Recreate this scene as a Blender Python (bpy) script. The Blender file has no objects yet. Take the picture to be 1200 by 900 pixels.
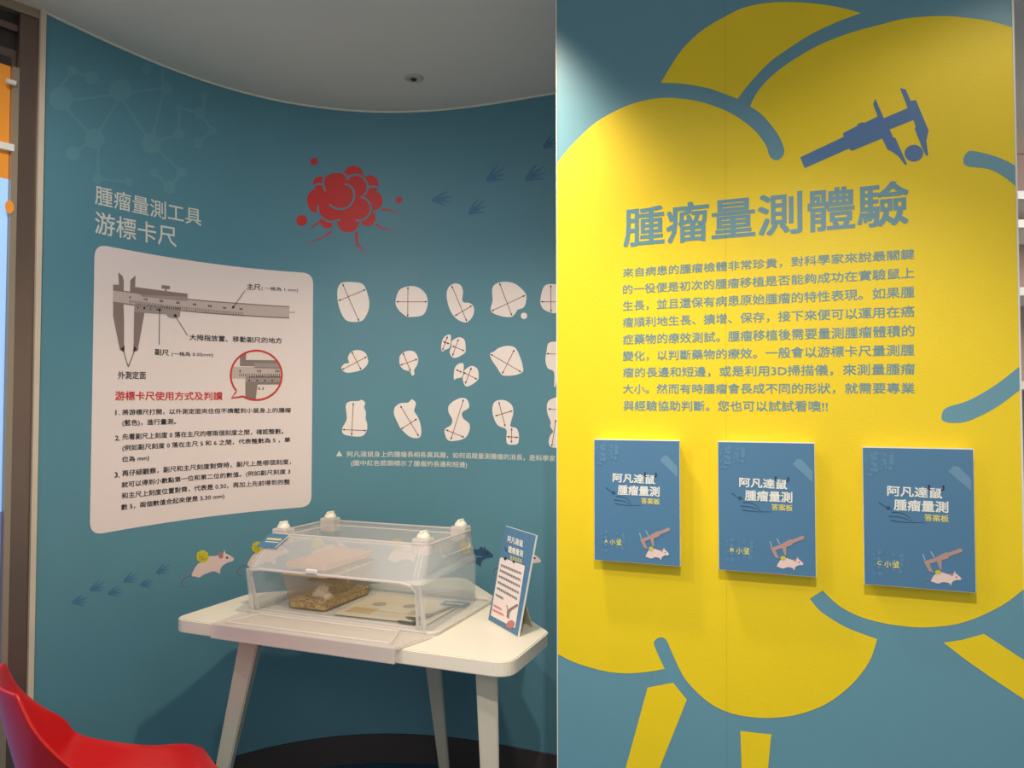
import bpy, bmesh, math, random
import numpy as np
from mathutils import Vector, Matrix
from mathutils.geometry import tessellate_polygon
random.seed(4)
C = bpy.context.scene.collection
SC = bpy.context.scene

# ---------------------------------------------------------------- camera
TH = math.radians(1.78); FPX = 900.0; CAMH = 1.42
cam = bpy.data.cameras.new('camera'); cam.sensor_width = 36; cam.lens = 36 * FPX / 1200
co = bpy.data.objects.new('camera', cam); C.objects.link(co)
co.location = (0, 0, CAMH); co.rotation_euler = (math.pi / 2 + TH, 0, 0)
cam.clip_start = 0.02; cam.clip_end = 60
SC.camera = co

# ---------------------------------------------------------------- world, lamps, exposure
w = bpy.data.worlds.new('world'); SC.world = w; w.use_nodes = True
w.node_tree.nodes['Background'].inputs[0].default_value = (1.0, 0.96, 0.92, 1)
w.node_tree.nodes['Background'].inputs[1].default_value = 0.70
SC.view_settings.view_transform = 'Standard'; SC.view_settings.look = 'None'
SC.view_settings.gamma = 1; SC.view_settings.use_curve_mapping = False
SC.view_settings.exposure = 0.07

def spot(name, loc, target, energy, cone, blend, size, col=(1, 0.86, 0.70)):
    l = bpy.data.lights.new(name, 'SPOT'); l.energy = energy; l.color = col
    l.spot_size = math.radians(cone); l.spot_blend = blend; l.shadow_soft_size = size
    o = bpy.data.objects.new(name, l); C.objects.link(o); o.location = loc
    o.rotation_euler = (Vector(target) - Vector(loc)).to_track_quat('-Z', 'Y').to_euler()
    return o
def area(name, loc, target, energy, sx, sy, col=(1, 0.9, 0.78)):
    l = bpy.data.lights.new(name, 'AREA'); l.energy = energy; l.color = col
    l.shape = 'RECTANGLE'; l.size = sx; l.size_y = sy
    o = bpy.data.objects.new(name, l); C.objects.link(o); o.location = loc
    o.rotation_euler = (Vector(target) - Vector(loc)).to_track_quat('-Z', 'Y').to_euler()
    return o
spot('downlight_table', (-0.15, 1.75, 2.60), (-0.33, 2.35, 0.75), 74, 105, 0.8, 0.04, (1, 0.83, 0.62))
spot('downlight_panel_left', (-0.12, 1.15, 2.60), (-0.10, 1.35, 0.0), 8.5, 126, 0.35, 0.03, (1, 0.88, 0.72))
spot('downlight_panel_right', (0.90, 0.98, 2.60), (0.94, 1.15, 0.0), 9, 124, 0.35, 0.03, (1, 0.88, 0.72))
spot('downlight_centre', (0.10, 0.25, 2.60), (0.52, 1.75, 0.70), 92, 62, 0.7, 0.02, (1, 0.90, 0.78))
spot('downlight_wall', (-0.95, 1.2, 2.60), (-0.9, 2.3, 0.9), 48, 125, 0.7, 0.05, (1, 0.92, 0.84))
area('rear_fill_light', (0.0, -1.6, 2.58), (0.0, -1.3, 0), 22, 1.6, 1.2, (1, 0.93, 0.86))  # added soft ambient fill behind the camera, not a known fixture
area('left_fill_light', (-3.0, 1.4, 2.4), (-3.2, 1.6, 0), 30, 0.8, 0.8, (0.85, 0.9, 1))  # added cool fill for the far left side, source unseen
area('right_fill_light', (2.9, 2.3, 2.5), (2.8, 3.2, 0.8), 30, 1.0, 1.0, (1, 0.88, 0.8))  # added fill to brighten the shelving sliver past the partition

# ---------------------------------------------------------------- photo measuring helpers
def ray(x, y):
    a = (x - 600) / FPX; b = (450 - y) / FPX
    return Vector((a, math.cos(TH) - b * math.sin(TH), math.sin(TH) + b * math.cos(TH)))
def at_height(x, y, z):
    r = ray(x, y); t = (z - CAMH) / r.z
    return Vector((r.x * t, r.y * t, z))

# ---------------------------------------------------------------- materials
def srgb(c):
    return tuple(((v / 255) / 12.92 if v <= 10 else (((v / 255) + 0.055) / 1.055) ** 2.4) for v in c)
MATS = {}
def mat(name, col, rough=0.5, metal=0, noise=0.0, nscale=40, bump=0.0, bscale=300, spec=0.5, emit=0, alpha=1.0, coat=0):
    if name in MATS: return MATS[name]
    m = bpy.data.materials.new(name); m.use_nodes = True; nt = m.node_tree
    b = nt.nodes['Principled BSDF']; c = srgb(col) + (1,)
    b.inputs['Base Color'].default_value = c; b.inputs['Roughness'].default_value = rough
    b.inputs['Metallic'].default_value = metal; b.inputs['Specular IOR Level'].default_value = spec
    b.inputs['Coat Weight'].default_value = coat
    tc = nt.nodes.new('ShaderNodeTexCoord')
    if noise > 0:
        n = nt.nodes.new('ShaderNodeTexNoise'); n.inputs['Scale'].default_value = nscale; n.inputs['Detail'].default_value = 5
        nt.links.new(tc.outputs['Object'], n.inputs['Vector'])
        mx = nt.nodes.new('ShaderNodeMix'); mx.data_type = 'RGBA'
        mx.inputs[6].default_value = tuple(v * (1 - noise) for v in c[:3]) + (1,)
        mx.inputs[7].default_value = tuple(min(1, v * (1 + noise)) for v in c[:3]) + (1,)
        mr = nt.nodes.new('ShaderNodeMapRange'); k = 0.32 if noise >= 0.45 else 0.0
        mr.inputs['From Min'].default_value = k; mr.inputs['From Max'].default_value = 1 - k
        nt.links.new(n.outputs['Fac'], mr.inputs['Value']); nt.links.new(mr.outputs[0], mx.inputs[0]); nt.links.new(mx.outputs[2], b.inputs['Base Color'])
    if bump > 0:
        n2 = nt.nodes.new('ShaderNodeTexNoise'); n2.inputs['Scale'].default_value = bscale; n2.inputs['Detail'].default_value = 3
        nt.links.new(tc.outputs['Object'], n2.inputs['Vector'])
        bp = nt.nodes.new('ShaderNodeBump'); bp.inputs['Strength'].default_value = bump; bp.inputs['Distance'].default_value = 0.001
        nt.links.new(n2.outputs['Fac'], bp.inputs['Height']); nt.links.new(bp.outputs['Normal'], b.inputs['Normal'])
    if emit > 0:
        b.inputs['Emission Color'].default_value = c; b.inputs['Emission Strength'].default_value = emit
    if alpha < 1:
        tr = nt.nodes.new('ShaderNodeBsdfTransparent'); ms = nt.nodes.new('ShaderNodeMixShader')
        ms.inputs[0].default_value = alpha
        out = nt.nodes['Material Output']
        nt.links.new(tr.outputs[0], ms.inputs[1]); nt.links.new(b.outputs[0], ms.inputs[2]); nt.links.new(ms.outputs[0], out.inputs['Surface'])
    MATS[name] = m
    return m
TEAL = mat('wallpaper_teal', (90, 142, 159), 0.55, noise=0.04, nscale=6, bump=0.15, bscale=500)
TEALP = mat('panel_teal', (100, 150, 168), 0.38, noise=0.03, nscale=8, bump=0.25, bscale=350)
TEALL = mat('teal_light_print', (100, 151, 165), 0.55)
PAW = mat('paw_blue_print', (68, 118, 152), 0.55)
PANELYEL = mat('panel_yellow', (238, 208, 16), 0.5, noise=0.03, nscale=12, bump=0.35, bscale=260)
PANELTXT = mat('panel_lettering', (100, 145, 160), 0.4)
CALBLUE = mat('caliper_print_blue', (78, 118, 165), 0.4)
CARD = mat('card_print', (236, 222, 218), 0.55, noise=0.02, nscale=5)
BLOB = mat('tumour_shape_print', (244, 234, 228), 0.55)
ARROW = mat('arrow_print', (150, 55, 60), 0.55)
BLACKP = mat('black_print', (35, 38, 45), 0.55)
CREAMTXT = mat('cream_lettering', (222, 222, 212), 0.55)
REDP = mat('red_print', (206, 48, 46), 0.55)
GREYD = mat('caliper_dark_print', (140, 122, 116), 0.55)
GREYM = mat('caliper_mid_print', (160, 146, 142), 0.55)
GREYL = mat('caliper_light_print', (196, 180, 174), 0.55)
CEIL = mat('ceiling_paint', (240, 231, 217), 0.9, noise=0.03, nscale=4, bump=0.1, bscale=60)
FLOORM = mat('floor_vinyl', (30, 82, 112), 0.3, noise=0.08, nscale=12)
BASEM = mat('baseboard_dark', (66, 60, 60), 0.45, noise=0.1, nscale=30)
WOODT = mat('cream_trim', (205, 190, 170), 0.55, noise=0.1, nscale=14, bump=0.1)
METALD = mat('door_metal', (128, 110, 100), 0.28, metal=0.75, noise=0.06, nscale=9)
METALL = mat('frame_metal', (165, 150, 130), 0.4, metal=0.5)
ORANGE = mat('orange_film', (232, 150, 50), 0.35, emit=0.12)
DARKM = mat('dark_header', (50, 46, 42), 0.5)
LIGHTBOX = mat('backlit_blue', (150, 190, 240), 0.4, emit=0.55)
LIGHTBOX2 = mat('backlit_violet', (105, 120, 175), 0.4, emit=0.4)
WHITE = mat('white_plain', (235, 235, 228), 0.45)
EDGE = mat('panel_edge_trim', (225, 225, 212), 0.5)
TABLE = mat('table_laminate', (238, 230, 212), 0.38, noise=0.015, nscale=10)
LEGM = mat('table_leg', (205, 198, 180), 0.5, noise=0.02, nscale=20)
BLUEC = mat('blue_card', (78, 124, 160), 0.42)
BLUEL = mat('blue_card_light', (104, 146, 174), 0.42)
BLUED = mat('blue_card_dark', (40, 78, 112), 0.42)
MOUSE = mat('mouse_pink', (232, 205, 198), 0.5)
MPINK = mat('mouse_ear', (190, 120, 120), 0.5)
MTUM = mat('tumour_yellow', (205, 195, 50), 0.5)
MTUM2 = mat('tumour_olive', (170, 150, 30), 0.5)
YTXT = mat('yellow_lettering', (225, 215, 120), 0.45)
TAIL = mat('tail_print', (150, 120, 120), 0.55, alpha=0.45)
REDCH = mat('red_plastic', (205, 14, 18), 0.30, bump=0.05, bscale=500, coat=0.2)
CHROME = mat('chrome', (200, 200, 200), 0.2, metal=1)
STEEL = mat('steel', (135, 130, 120), 0.35, metal=0.8)
CLEAR = mat('clear_plastic', (232, 234, 232), 0.25, alpha=0.20)
CLEARTOP = mat('frosted_plastic', (232, 230, 228), 0.32, alpha=0.25)
CLEARRIM = mat('plastic_rim', (238, 228, 220), 0.3, alpha=0.55)
CLEARTRAY = mat('plastic_tray', (235, 226, 218), 0.3, alpha=0.45)
CAGEC = mat('cage_plastic', (225, 200, 165), 0.2, alpha=0.16)
CAGER = mat('cage_rim', (215, 190, 150), 0.3, alpha=0.55)
BEDD = mat('sawdust', (238, 176, 108), 0.9, noise=0.65, nscale=95)
CHIP = mat('wood_chip', (250, 196, 130), 0.85, noise=0.5, nscale=120)
NEST = mat('nesting_cotton', (232, 220, 195), 0.95)
SHEET = mat('paper_sheet', (225, 212, 186), 0.5)
SHEETP = mat('paper_print', (178, 168, 148), 0.5)
CAP = mat('white_caster', (245, 236, 218), 0.45)
HOPPER = mat('wire_hopper', (150, 125, 90), 0.4, metal=0.5)
FEED = mat('feed_pellet', (190, 140, 95), 0.8, noise=0.2, nscale=80)
SEAM = mat('seam_line', (95, 90, 60), 0.6, alpha=0.13)
FARW = mat('far_wall_paint', (200, 175, 165), 0.8, noise=0.03, nscale=3)
DARKP = mat('dark_plastic', (40, 40, 42), 0.5)

# ---------------------------------------------------------------- object helpers
def link(name, me, m, parent=None, label=None, kind=None):
    o = bpy.data.objects.new(name, me); C.objects.link(o)
    if m is not None: me.materials.append(m)
    if parent: o.parent = parent
    if label: o['label'] = label
    if kind: o['kind'] = kind
    return o
def obj(name, bm, m, parent=None, label=None, kind=None, smooth=False):
    me = bpy.data.meshes.new(name); bm.to_mesh(me); bm.free()
    if smooth:
        for p in me.polygons: p.use_smooth = True
    return link(name, me, m, parent, label, kind)
def data(name, V, F, m, parent=None, label=None, kind=None, smooth=False):
    me = bpy.data.meshes.new(name); me.from_pydata([tuple(v) for v in V], [], F); me.update()
    if smooth:
        for p in me.polygons: p.use_smooth = True
    return link(name, me, m, parent, label, kind)
def thing(name, label, cat, loc=(0, 0, 0), rz=0, group=None):
    o = bpy.data.objects.new(name, None); C.objects.link(o); o.location = loc; o.rotation_euler = (0, 0, rz)
    o.empty_display_size = 0.05
    o['label'] = label; o['category'] = cat
    if group: o['group'] = group
    return o
def box(bm, x0, x1, y0, y1, z0, z1, bev=0.0, seg=2):
    r = bmesh.ops.create_cube(bm, size=1)
    vs = r['verts']
    for v in vs:
        v.co = Vector((x0 + (v.co.x + .5) * (x1 - x0), y0 + (v.co.y + .5) * (y1 - y0), z0 + (v.co.z + .5) * (z1 - z0)))
    if bev:
        es = list({e for v in vs for e in v.link_edges})
        bmesh.ops.bevel(bm, geom=es, offset=bev, segments=seg, affect='EDGES', profile=0.5)
def boxobj(name, dims, m, parent=None, bev=0.0, label=None, kind=None):
    bm = bmesh.new(); box(bm, *dims, bev=bev); return obj(name, bm, m, parent, label, kind)
def prism(bm, poly, z0, z1, bev=0.0):
    vs = [bm.verts.new((x, y, z0)) for x, y in poly]; f = bm.faces.new(vs)
    if f.normal.z > 0: f.normal_flip()
    r = bmesh.ops.extrude_face_region(bm, geom=[f]); nv = [g for g in r['geom'] if isinstance(g, bmesh.types.BMVert)]
    for v in nv: v.co.z = z1
    bmesh.ops.recalc_face_normals(bm, faces=bm.faces[:])
    if bev:
        es = [e for e in bm.edges if abs(e.verts[0].co.z - e.verts[1].co.z) < 1e-6]
        bmesh.ops.bevel(bm, geom=es, offset=bev, segments=2, affect='EDGES')
def round_poly(pts, radii, n=8):
    out = []; N = len(pts)
    for i in range(N):
        p = Vector(pts[i]); a = Vector(pts[i - 1]) - p; b = Vector(pts[(i + 1) % N]) - p
        r = radii[i] if isinstance(radii, (list, tuple)) else radii
        ang = a.angle(b); d = min(r / math.tan(ang / 2), a.length * .48, b.length * .48)
        p0 = p + a.normalized() * d; p1 = p + b.normalized() * d
        for k in range(n + 1):
            t = k / n
            out.append(tuple((1 - t) ** 2 * p0 + 2 * t * (1 - t) * p + t * t * p1))
    return out
def tube(bm, pts, r, seg=8, r1=None):
    pts = [Vector(p) for p in pts]; rings = []
    for i, p in enumerate(pts):
        d = (pts[min(i + 1, len(pts) - 1)] - pts[max(i - 1, 0)]).normalized()
        s = d.cross(Vector((0, 0, 1)));
        if s.length < 1e-3: s = Vector((1, 0, 0))
        s.normalize(); u = s.cross(d)
        rr = r if r1 is None else r + (r1 - r) * i / (len(pts) - 1)
        rings.append([bm.verts.new(p + (s * math.cos(2 * math.pi * k / seg) + u * math.sin(2 * math.pi * k / seg)) * rr) for k in range(seg)])
    for a, b in zip(rings, rings[1:]):
        for k in range(seg): bm.faces.new((a[k], a[(k + 1) % seg], b[(k + 1) % seg], b[k]))
    bm.faces.new(rings[0][::-1]); bm.faces.new(rings[-1])

# ---------------------------------------------------------------- curved wall surface
ceil_px = [(52.8, 14.7), (95, 33.5), (128, 49.5), (168.3, 67), (197.7, 79.4), (250, 98.5), (273, 105.5), (307.8, 112.8), (342.7, 119.6),
           (386.7, 126.9), (416, 130), (450, 130.8), (487.7, 130.8), (542.7, 126), (586.7, 119), (651.8, 109)]
CEILH = 2.64
cp = [at_height(x, y, CEILH) for x, y in ceil_px]
CX, CY = -0.441, 2.131
th = [math.atan2(p.y - CY, p.x - CX) for p in cp]; rr = [math.hypot(p.x - CX, p.y - CY) for p in cp]
pf = np.polyfit(th, rr, 5)
tmax, tmin = max(th), min(th)
plan = []
for k in range(0, 201):
    t = tmax + (tmin - tmax) * k / 200
    r = float(np.polyval(pf, t)); plan.append(Vector((CX + r * math.cos(t), CY + r * math.sin(t))))
r_end = (plan[-1] - Vector((CX, CY))).length
for k in range(1, 80):                                   # the niche goes on behind the partition
    t = tmin - k * 0.0125
    plan.append(Vector((CX + r_end * math.cos(t), CY + r_end * math.sin(t))))
# resample every 2 cm
def resample(P, step):
    out = [P[0]]; acc = 0
    for a, b in zip(P, P[1:]):
        L = (b - a).length; d = b - a
        while acc + L >= step:
            t = (step - acc) / L; a = a + d * t if L else a; L = (b - a).length; d = b - a; acc = 0; out.append(a.copy())
            if L < 1e-9: break
        acc += L
    return out
STEP = 0.02
PL = resample(plan, STEP)
NRM = []
for i in range(len(PL)):
    d = (PL[min(i + 1, len(PL) - 1)] - PL[max(i - 1, 0)]).normalized(); NRM.append(Vector((d.y, -d.x)))   # towards the room
class CurvedWall:
    curved = True
    def pt(self, u, z, off=0):
        k = min(max(u / STEP, 0), len(PL) - 1.001); i = int(k); f = k - i
        p = PL[i].lerp(PL[i + 1], f); n = NRM[i].lerp(NRM[i + 1], f)
        return Vector((p.x + n.x * off, p.y + n.y * off, z))
    def px(self, x, y):
        r = ray(x, y); d = Vector((r.x, r.y))
        best = None
        for i in range(len(PL) - 1):
            c0 = d.x * PL[i].y - d.y * PL[i].x; c1 = d.x * PL[i + 1].y - d.y * PL[i + 1].x
            if c0 > 0 >= c1 or c0 >= 0 > c1 or c0 < 0 <= c1:
                f = c0 / (c0 - c1); p = PL[i].lerp(PL[i + 1], f); t = p.dot(d) / d.dot(d)
                if t > 0: best = ((i + f) * STEP, CAMH + r.z * t); break
        return best
WALL = CurvedWall()
class Plane:
    curved = False
    def __init__(s, o, right, up):
        s.o = Vector(o); s.r = Vector(right).normalized(); s.u = Vector(up).normalized(); s.n = s.r.cross(s.u)
    def pt(s, u, v, off=0): return s.o + s.r * u + s.u * v + s.n * off
    def px(s, x, y):
        d = ray(x, y); c = Vector((0, 0, CAMH)); t = (s.o - c).dot(s.n) / d.dot(s.n); p = c + d * t - s.o
        return (p.dot(s.r), p.dot(s.u))

def smoothpoly(pts, n=4, closed=True):
    out = []; N = len(pts)
    rng = range(N) if closed else range(N - 1)
    for i in rng:
        if closed: p0, p1, p2, p3 = pts[i - 1], pts[i], pts[(i + 1) % N], pts[(i + 2) % N]
        else: p0, p1, p2, p3 = pts[max(i - 1, 0)], pts[i], pts[i + 1], pts[min(i + 2, N - 1)]
        for k in range(n):
            t = k / n
            out.append(tuple(0.5 * ((2 * b) + (-a + c) * t + (2 * a - 5 * b + 4 * c - d) * t * t + (-a + 3 * b - 3 * c + d) * t ** 3) for a, b, c, d in zip(p0, p1, p2, p3)))
    if not closed: out.append(tuple(pts[-1]))
    return out
def circ(cx, cy, rx, ry=None, n=20, a0=0, a1=360):
    ry = rx if ry is None else ry
    return [(cx + rx * math.cos(math.radians(a0 + (a1 - a0) * k / n)), cy + ry * math.sin(math.radians(a0 + (a1 - a0) * k / n))) for k in range(n)]
def strokep(pts, w0, w1=None, cap=False):
    """polygon of a pen stroke through pts; w0..w1 full widths"""
    w1 = w0 if w1 is None else w1; L = []; R = []; N = len(pts)
    for i, p in enumerate(pts):
        a = pts[max(i - 1, 0)]; b = pts[min(i + 1, N - 1)]; dx, dy = b[0] - a[0], b[1] - a[1]; l = math.hypot(dx, dy) or 1
        wd = (w0 + (w1 - w0) * i / (N - 1)) / 2; L.append((p[0] - dy / l * wd, p[1] + dx / l * wd)); R.append((p[0] + dy / l * wd, p[1] - dx / l * wd))
    return L + R[::-1]
def T(pts, scale, ox, oy):     # crop pixels -> photo pixels
    return [(x / scale + ox, y / scale + oy) for x, y in pts]
def uv(surf, polys): return [[surf.px(*p) for p in poly] for poly in polys]
def flat(name, polys, surf, off, m, parent, label=None, clip=None):
    """flat print: polygons in surface coordinates laid on a surface"""
    bm = bmesh.new()
    for k, poly in enumerate(polys):
        vs = [bm.verts.new((p[0], p[1], (k % 43) * 1.5e-5)) for p in poly]
        tris = tessellate_polygon([[Vector((p[0], p[1], 0)) for p in poly]])
        for t in tris:
            try: bm.faces.new([vs[i] for i in t])
            except ValueError: pass
    if surf.curved and bm.verts:
        us = [v.co.x for v in bm.verts]; k = math.ceil(min(us) / STEP)
        while k * STEP < max(us):
            bmesh.ops.bisect_plane(bm, geom=bm.verts[:] + bm.edges[:] + bm.faces[:], plane_co=(k * STEP, 0, 0), plane_no=(1, 0, 0)); k += 1
    if clip:
        for c, nrm in ((clip[0], (-1, 0, 0)), (clip[1], (1, 0, 0))):
            bmesh.ops.bisect_plane(bm, geom=bm.verts[:] + bm.edges[:] + bm.faces[:], plane_co=(c, 0, 0), plane_no=nrm, clear_outer=True)
    for f in bm.faces:
        f.normal_update()
        if f.normal.z < 0: f.normal_flip()
    for v in bm.verts: v.co = surf.pt(v.co.x, v.co.y, off + abs(v.co.z))
    return obj(name, bm, m, parent, label)

# ---------------------------------------------------------------- lettering
_tc = {}
def glyphs(s, bold=0.0):
    key = (s, bold)
    if key in _tc: return _tc[key]
    c = bpy.data.curves.new('t', 'FONT'); c.body = s; c.size = 1; c.resolution_u = 2; c.fill_mode = 'FRONT'
    o = bpy.data.objects.new('t', c); C.objects.link(o)
    dg = bpy.context.evaluated_depsgraph_get(); me = o.evaluated_get(dg).to_mesh()
    V0 = [(v.co.x, v.co.y) for v in me.vertices]; F0 = [tuple(p.vertices) for p in me.polygons]
    o.evaluated_get(dg).to_mesh_clear(); bpy.data.objects.remove(o); bpy.data.curves.remove(c)
    V = []; F = []                       # heavier weight: the strokes printed again with small shifts
    for k, (dx, dy) in enumerate(((-1, -1), (1, -1), (1, 1), (-1, 1)) if bold else ((0, 0),)):
        n = len(V); V += [(x + dx * bold, y + dy * bold, k * 2e-5) for x, y in V0]; F += [tuple(i + n for i in f) for f in F0]
    x0 = min(v[0] for v in V); x1 = max(v[0] for v in V); y0 = min(v[1] for v in V); y1 = max(v[1] for v in V)
    r = ([((x - x0) / (x1 - x0), (y - y0) / (y1 - y0), z) for x, y, z in V], F, (x1 - x0) / (y1 - y0)); _tc[key] = r
    return r
def letters(s, surf, bl, br, tl, m, parent, off=0.001, bold=0.0, name='lettering', label=None, tr=None):
    """ink box of the string fitted to photo pixels bottom-left, bottom-right, top-left"""
    V, F, _ = glyphs(s, bold)
    A = surf.px(*bl); B = surf.px(*br); D = surf.px(*tl)
    E = surf.px(*tr) if tr else None
    P = []
    for x, y, z in V:
        hx = (D[1] - A[1]) if E is None else (D[1] - A[1]) * (1 - x) + (E[1] - B[1]) * x
        P.append(surf.pt(A[0] + (B[0] - A[0]) * x + (D[0] - A[0]) * y, A[1] + (B[1] - A[1]) * x + hx * y, off + z))
    n = surf.pt(A[0], A[1], 1) - surf.pt(A[0], A[1], 0)
    me = bpy.data.meshes.new(name); me.from_pydata([tuple(p) for p in P], [], F); me.update()
    if me.polygons and me.polygons[0].normal.dot(n) < 0: me.flip_normals()
    return link(name, me, m, parent, label)
def crop_letters(s, surf, sc, ox, oy, xl, tl, bl, xr, br, m, parent, **k):
    f = lambda x, y: (x / sc + ox, y / sc + oy)
    return letters(s, surf, f(xl, bl), f(xr, br), f(xl, tl), m, parent, **k)

# ================================================================= STRUCTURE
bm = bmesh.new(); box(bm, -5, 6, -4, 7.2, -0.1, 0); obj('floor', bm, FLOORM, kind='structure')
bm = bmesh.new(); box(bm, -5, 6, -4, 7.2, CEILH, CEILH + 0.12); ceiling = obj('ceiling', bm, CEIL, kind='structure')

def wall_strip(name, z0, z1, off, thick, m, u0=0.0, u1=None, kind='structure', parent=None):
    u1 = (len(PL) - 1.01) * STEP if u1 is None else u1
    n = int((u1 - u0) / STEP); V = []; F = []
    for i in range(n + 1):
        u = u0 + (u1 - u0) * i / n
        V += [WALL.pt(u, z0, off), WALL.pt(u, z1, off), WALL.pt(u, z1, off - thick), WALL.pt(u, z0, off - thick)]
    for i in range(n):
        a = 4 * i; b = a + 4
        for k in range(4): F.append((a + k, a + (k + 1) % 4, b + (k + 1) % 4, b + k))
    F += [(0, 3, 2, 1), (4 * n, 4 * n + 1, 4 * n + 2, 4 * n + 3)]
    o = data(name, V, F, m, parent, kind=kind); bmf = bmesh.new(); bmf.from_mesh(o.data); bmesh.ops.recalc_face_normals(bmf, faces=bmf.faces[:]); bmf.to_mesh(o.data); bmf.free()
    return o
wall = wall_strip('wall_back', 0, CEILH, 0, 0.05, TEAL)
wall['label'] = 'curved teal wallpapered niche wall'
wall_strip('baseboard_back', 0, 0.112, 0.010, 0.0095, BASEM)
wall_strip('trim_1', CEILH - 0.006, CEILH, 0.006, 0.0055, EDGE)

# left end: cream post, metal jamb, glazed door
P0 = PL[0]
dl = Vector((-0.62, -0.785)).normalized(); nl = Vector((0.785, -0.62))
def lp(s, off, z): q = P0 + dl * s + nl * off; return Vector((q.x, q.y, z))
def lbox(s0, s1, o0, o1, z0, z1):
    V = [lp(s, o, z) for z in (z0, z1) for s, o in ((s0, o0), (s1, o0), (s1, o1), (s0, o1))]
    return V, [(0, 3, 2, 1), (4, 5, 6, 7), (0, 1, 5, 4), (1, 2, 6, 5), (2, 3, 7, 6), (3, 0, 4, 7)]
LP = Plane((P0.x, P0.y, 0), (-dl.x, -dl.y, 0), (0, 0, 1))
def spx(x, y=450):
    return -LP.px(x, y)[0]
s_a = spx(38); s_b = spx(15); s_c = spx(7.5)
V, F = lbox(0.002, s_a, -0.06, 0.012, 0, CEILH); data('trim_2', V, F, WOODT, kind='structure')
door = data('door_1', *lbox(s_a, s_b, -0.09, 0.0, 0, CEILH - 0.03), METALD, kind='structure')
data('door_frame', *lbox(s_b, s_c, -0.05, 0.004, 0, 2.44), METALL, door)
data('header', *lbox(s_a + 0.001, s_b + 1.6, -0.12, 0.002, CEILH - 0.028, CEILH), METALL, door, label='pale strip under the ceiling')
data('header_rail', *lbox(s_b + 0.001, s_b + 1.6, -0.11, -0.03, 2.50, CEILH - 0.029), DARKM, door, label='dark recessed track above the door')
data('header_rail', *lbox(s_b + 0.001, s_b + 1.6, -0.03, -0.012, 2.555, 2.575), METALD, door)
data('header_panel', *lbox(s_b + 0.001, s_b + 1.6, -0.10, -0.02, 2.445, 2.499), METALD, door)
zt = LP.px(2, 62)[1]; zb = LP.px(2, 207)[1]; zm0 = LP.px(8, 168)[1]; zm1 = LP.px(8, 176)[1]
data('door_panel', *lbox(s_c + 0.001, s_c + 1.0, -0.03, -0.015, zb, zt), ORANGE, door, label='orange film on upper door glass')
data('transom', *lbox(s_c + 0.001, s_c + 1.0, -0.03, -0.010, zt, 2.445), DARKM, door)
data('band', *lbox(s_c - 0.006, s_c + 1.0, -0.0145, 0.006, zm1, zm0), WHITE, door, label='pale silver band across the orange film')
bm = bmesh.new(); tube(bm, [lp(s_c - 0.004, 0.012, LP.px(13, 98)[1]), lp(s_c + 0.02, 0.012, LP.px(13, 98)[1])], 0.008); obj('door_handle', bm, WHITE, door)
z6 = LP.px(5, 600)[1]
data('glass_pane', *lbox(s_c + 0.001, s_c + 1.0, -0.03, -0.015, z6, zb), LIGHTBOX, door, label='pale blue backlit pane below the orange film')
data('glass_pane', *lbox(s_c + 0.001, s_c + 1.0, -0.03, -0.015, 0.0, z6), LIGHTBOX2, door, label='violet blue lower pane')
bm = bmesh.new(); q = LP.px(10, 243); 
disc = [(q[0] + 0.012 * math.cos(a * math.pi / 8), q[1] + 0.02 * math.sin(a * math.pi / 8)) for a in range(16)]
flat('film_dot', [disc], LP, 0.008, ORANGE, door, 'orange dot on door frame edge')

# partition (yellow panel)
k_ = 4442.0
def zof(x): return k_ / (x + 1600.0)
pL = Vector(((653 - 600) / 900 * zof(653), zof(653))); pR = Vector(((1196 - 600) / 900 * zof(1196), zof(1196)))
dp = (pR - pL).normalized(); np_ = Vector((dp.y, -dp.x)); PW = (pR - pL).length
PAN = Plane((pL.x, pL.y, 0), (dp.x, dp.y, 0), (0, 0, 1))
def pbox(s0, s1, o0, o1, z0, z1):
    V = [PAN.pt(s, z, o) for z in (z0, z1) for s, o in ((s0, o0), (s1, o0), (s1, o1), (s0, o1))]
    return V, [(0, 3, 2, 1), (4, 5, 6, 7), (0, 1, 5, 4), (1, 2, 6, 5), (2, 3, 7, 6), (3, 0, 4, 7)]
part = data('wall_right', *pbox(0, PW, -0.12, 0, 0, CEILH), TEALP, kind='structure')
part['label'] = 'flat partition wall printed with a huge yellow tumour drawing'
data('edge_trim', *pbox(-0.0015, 0.0008, -0.12, 0.0015, 0, CEILH), EDGE, part)
data('edge_trim', *pbox(PW - 0.0015, PW + 0.002, -0.12, 0.002, 0, CEILH), EDGE, part)
clipP = (0.0009, PW - 0.0016)
Y1 = [(774.5, 97), (795, 64), (812, 45), (830, 31), (850, 19.5), (872, 9), (900, 3.5), (928, 2.5), (960, 5), (985, 9), (1009, 15.5), (982, 25.5), (951, 40), (924.5, 56.7),
      (902, 73), (884.5, 91), (873, 104.5), (864.5, 116), (840, 106.7), (828, 103), (805.5, 99), (792, 97.8)]
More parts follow.
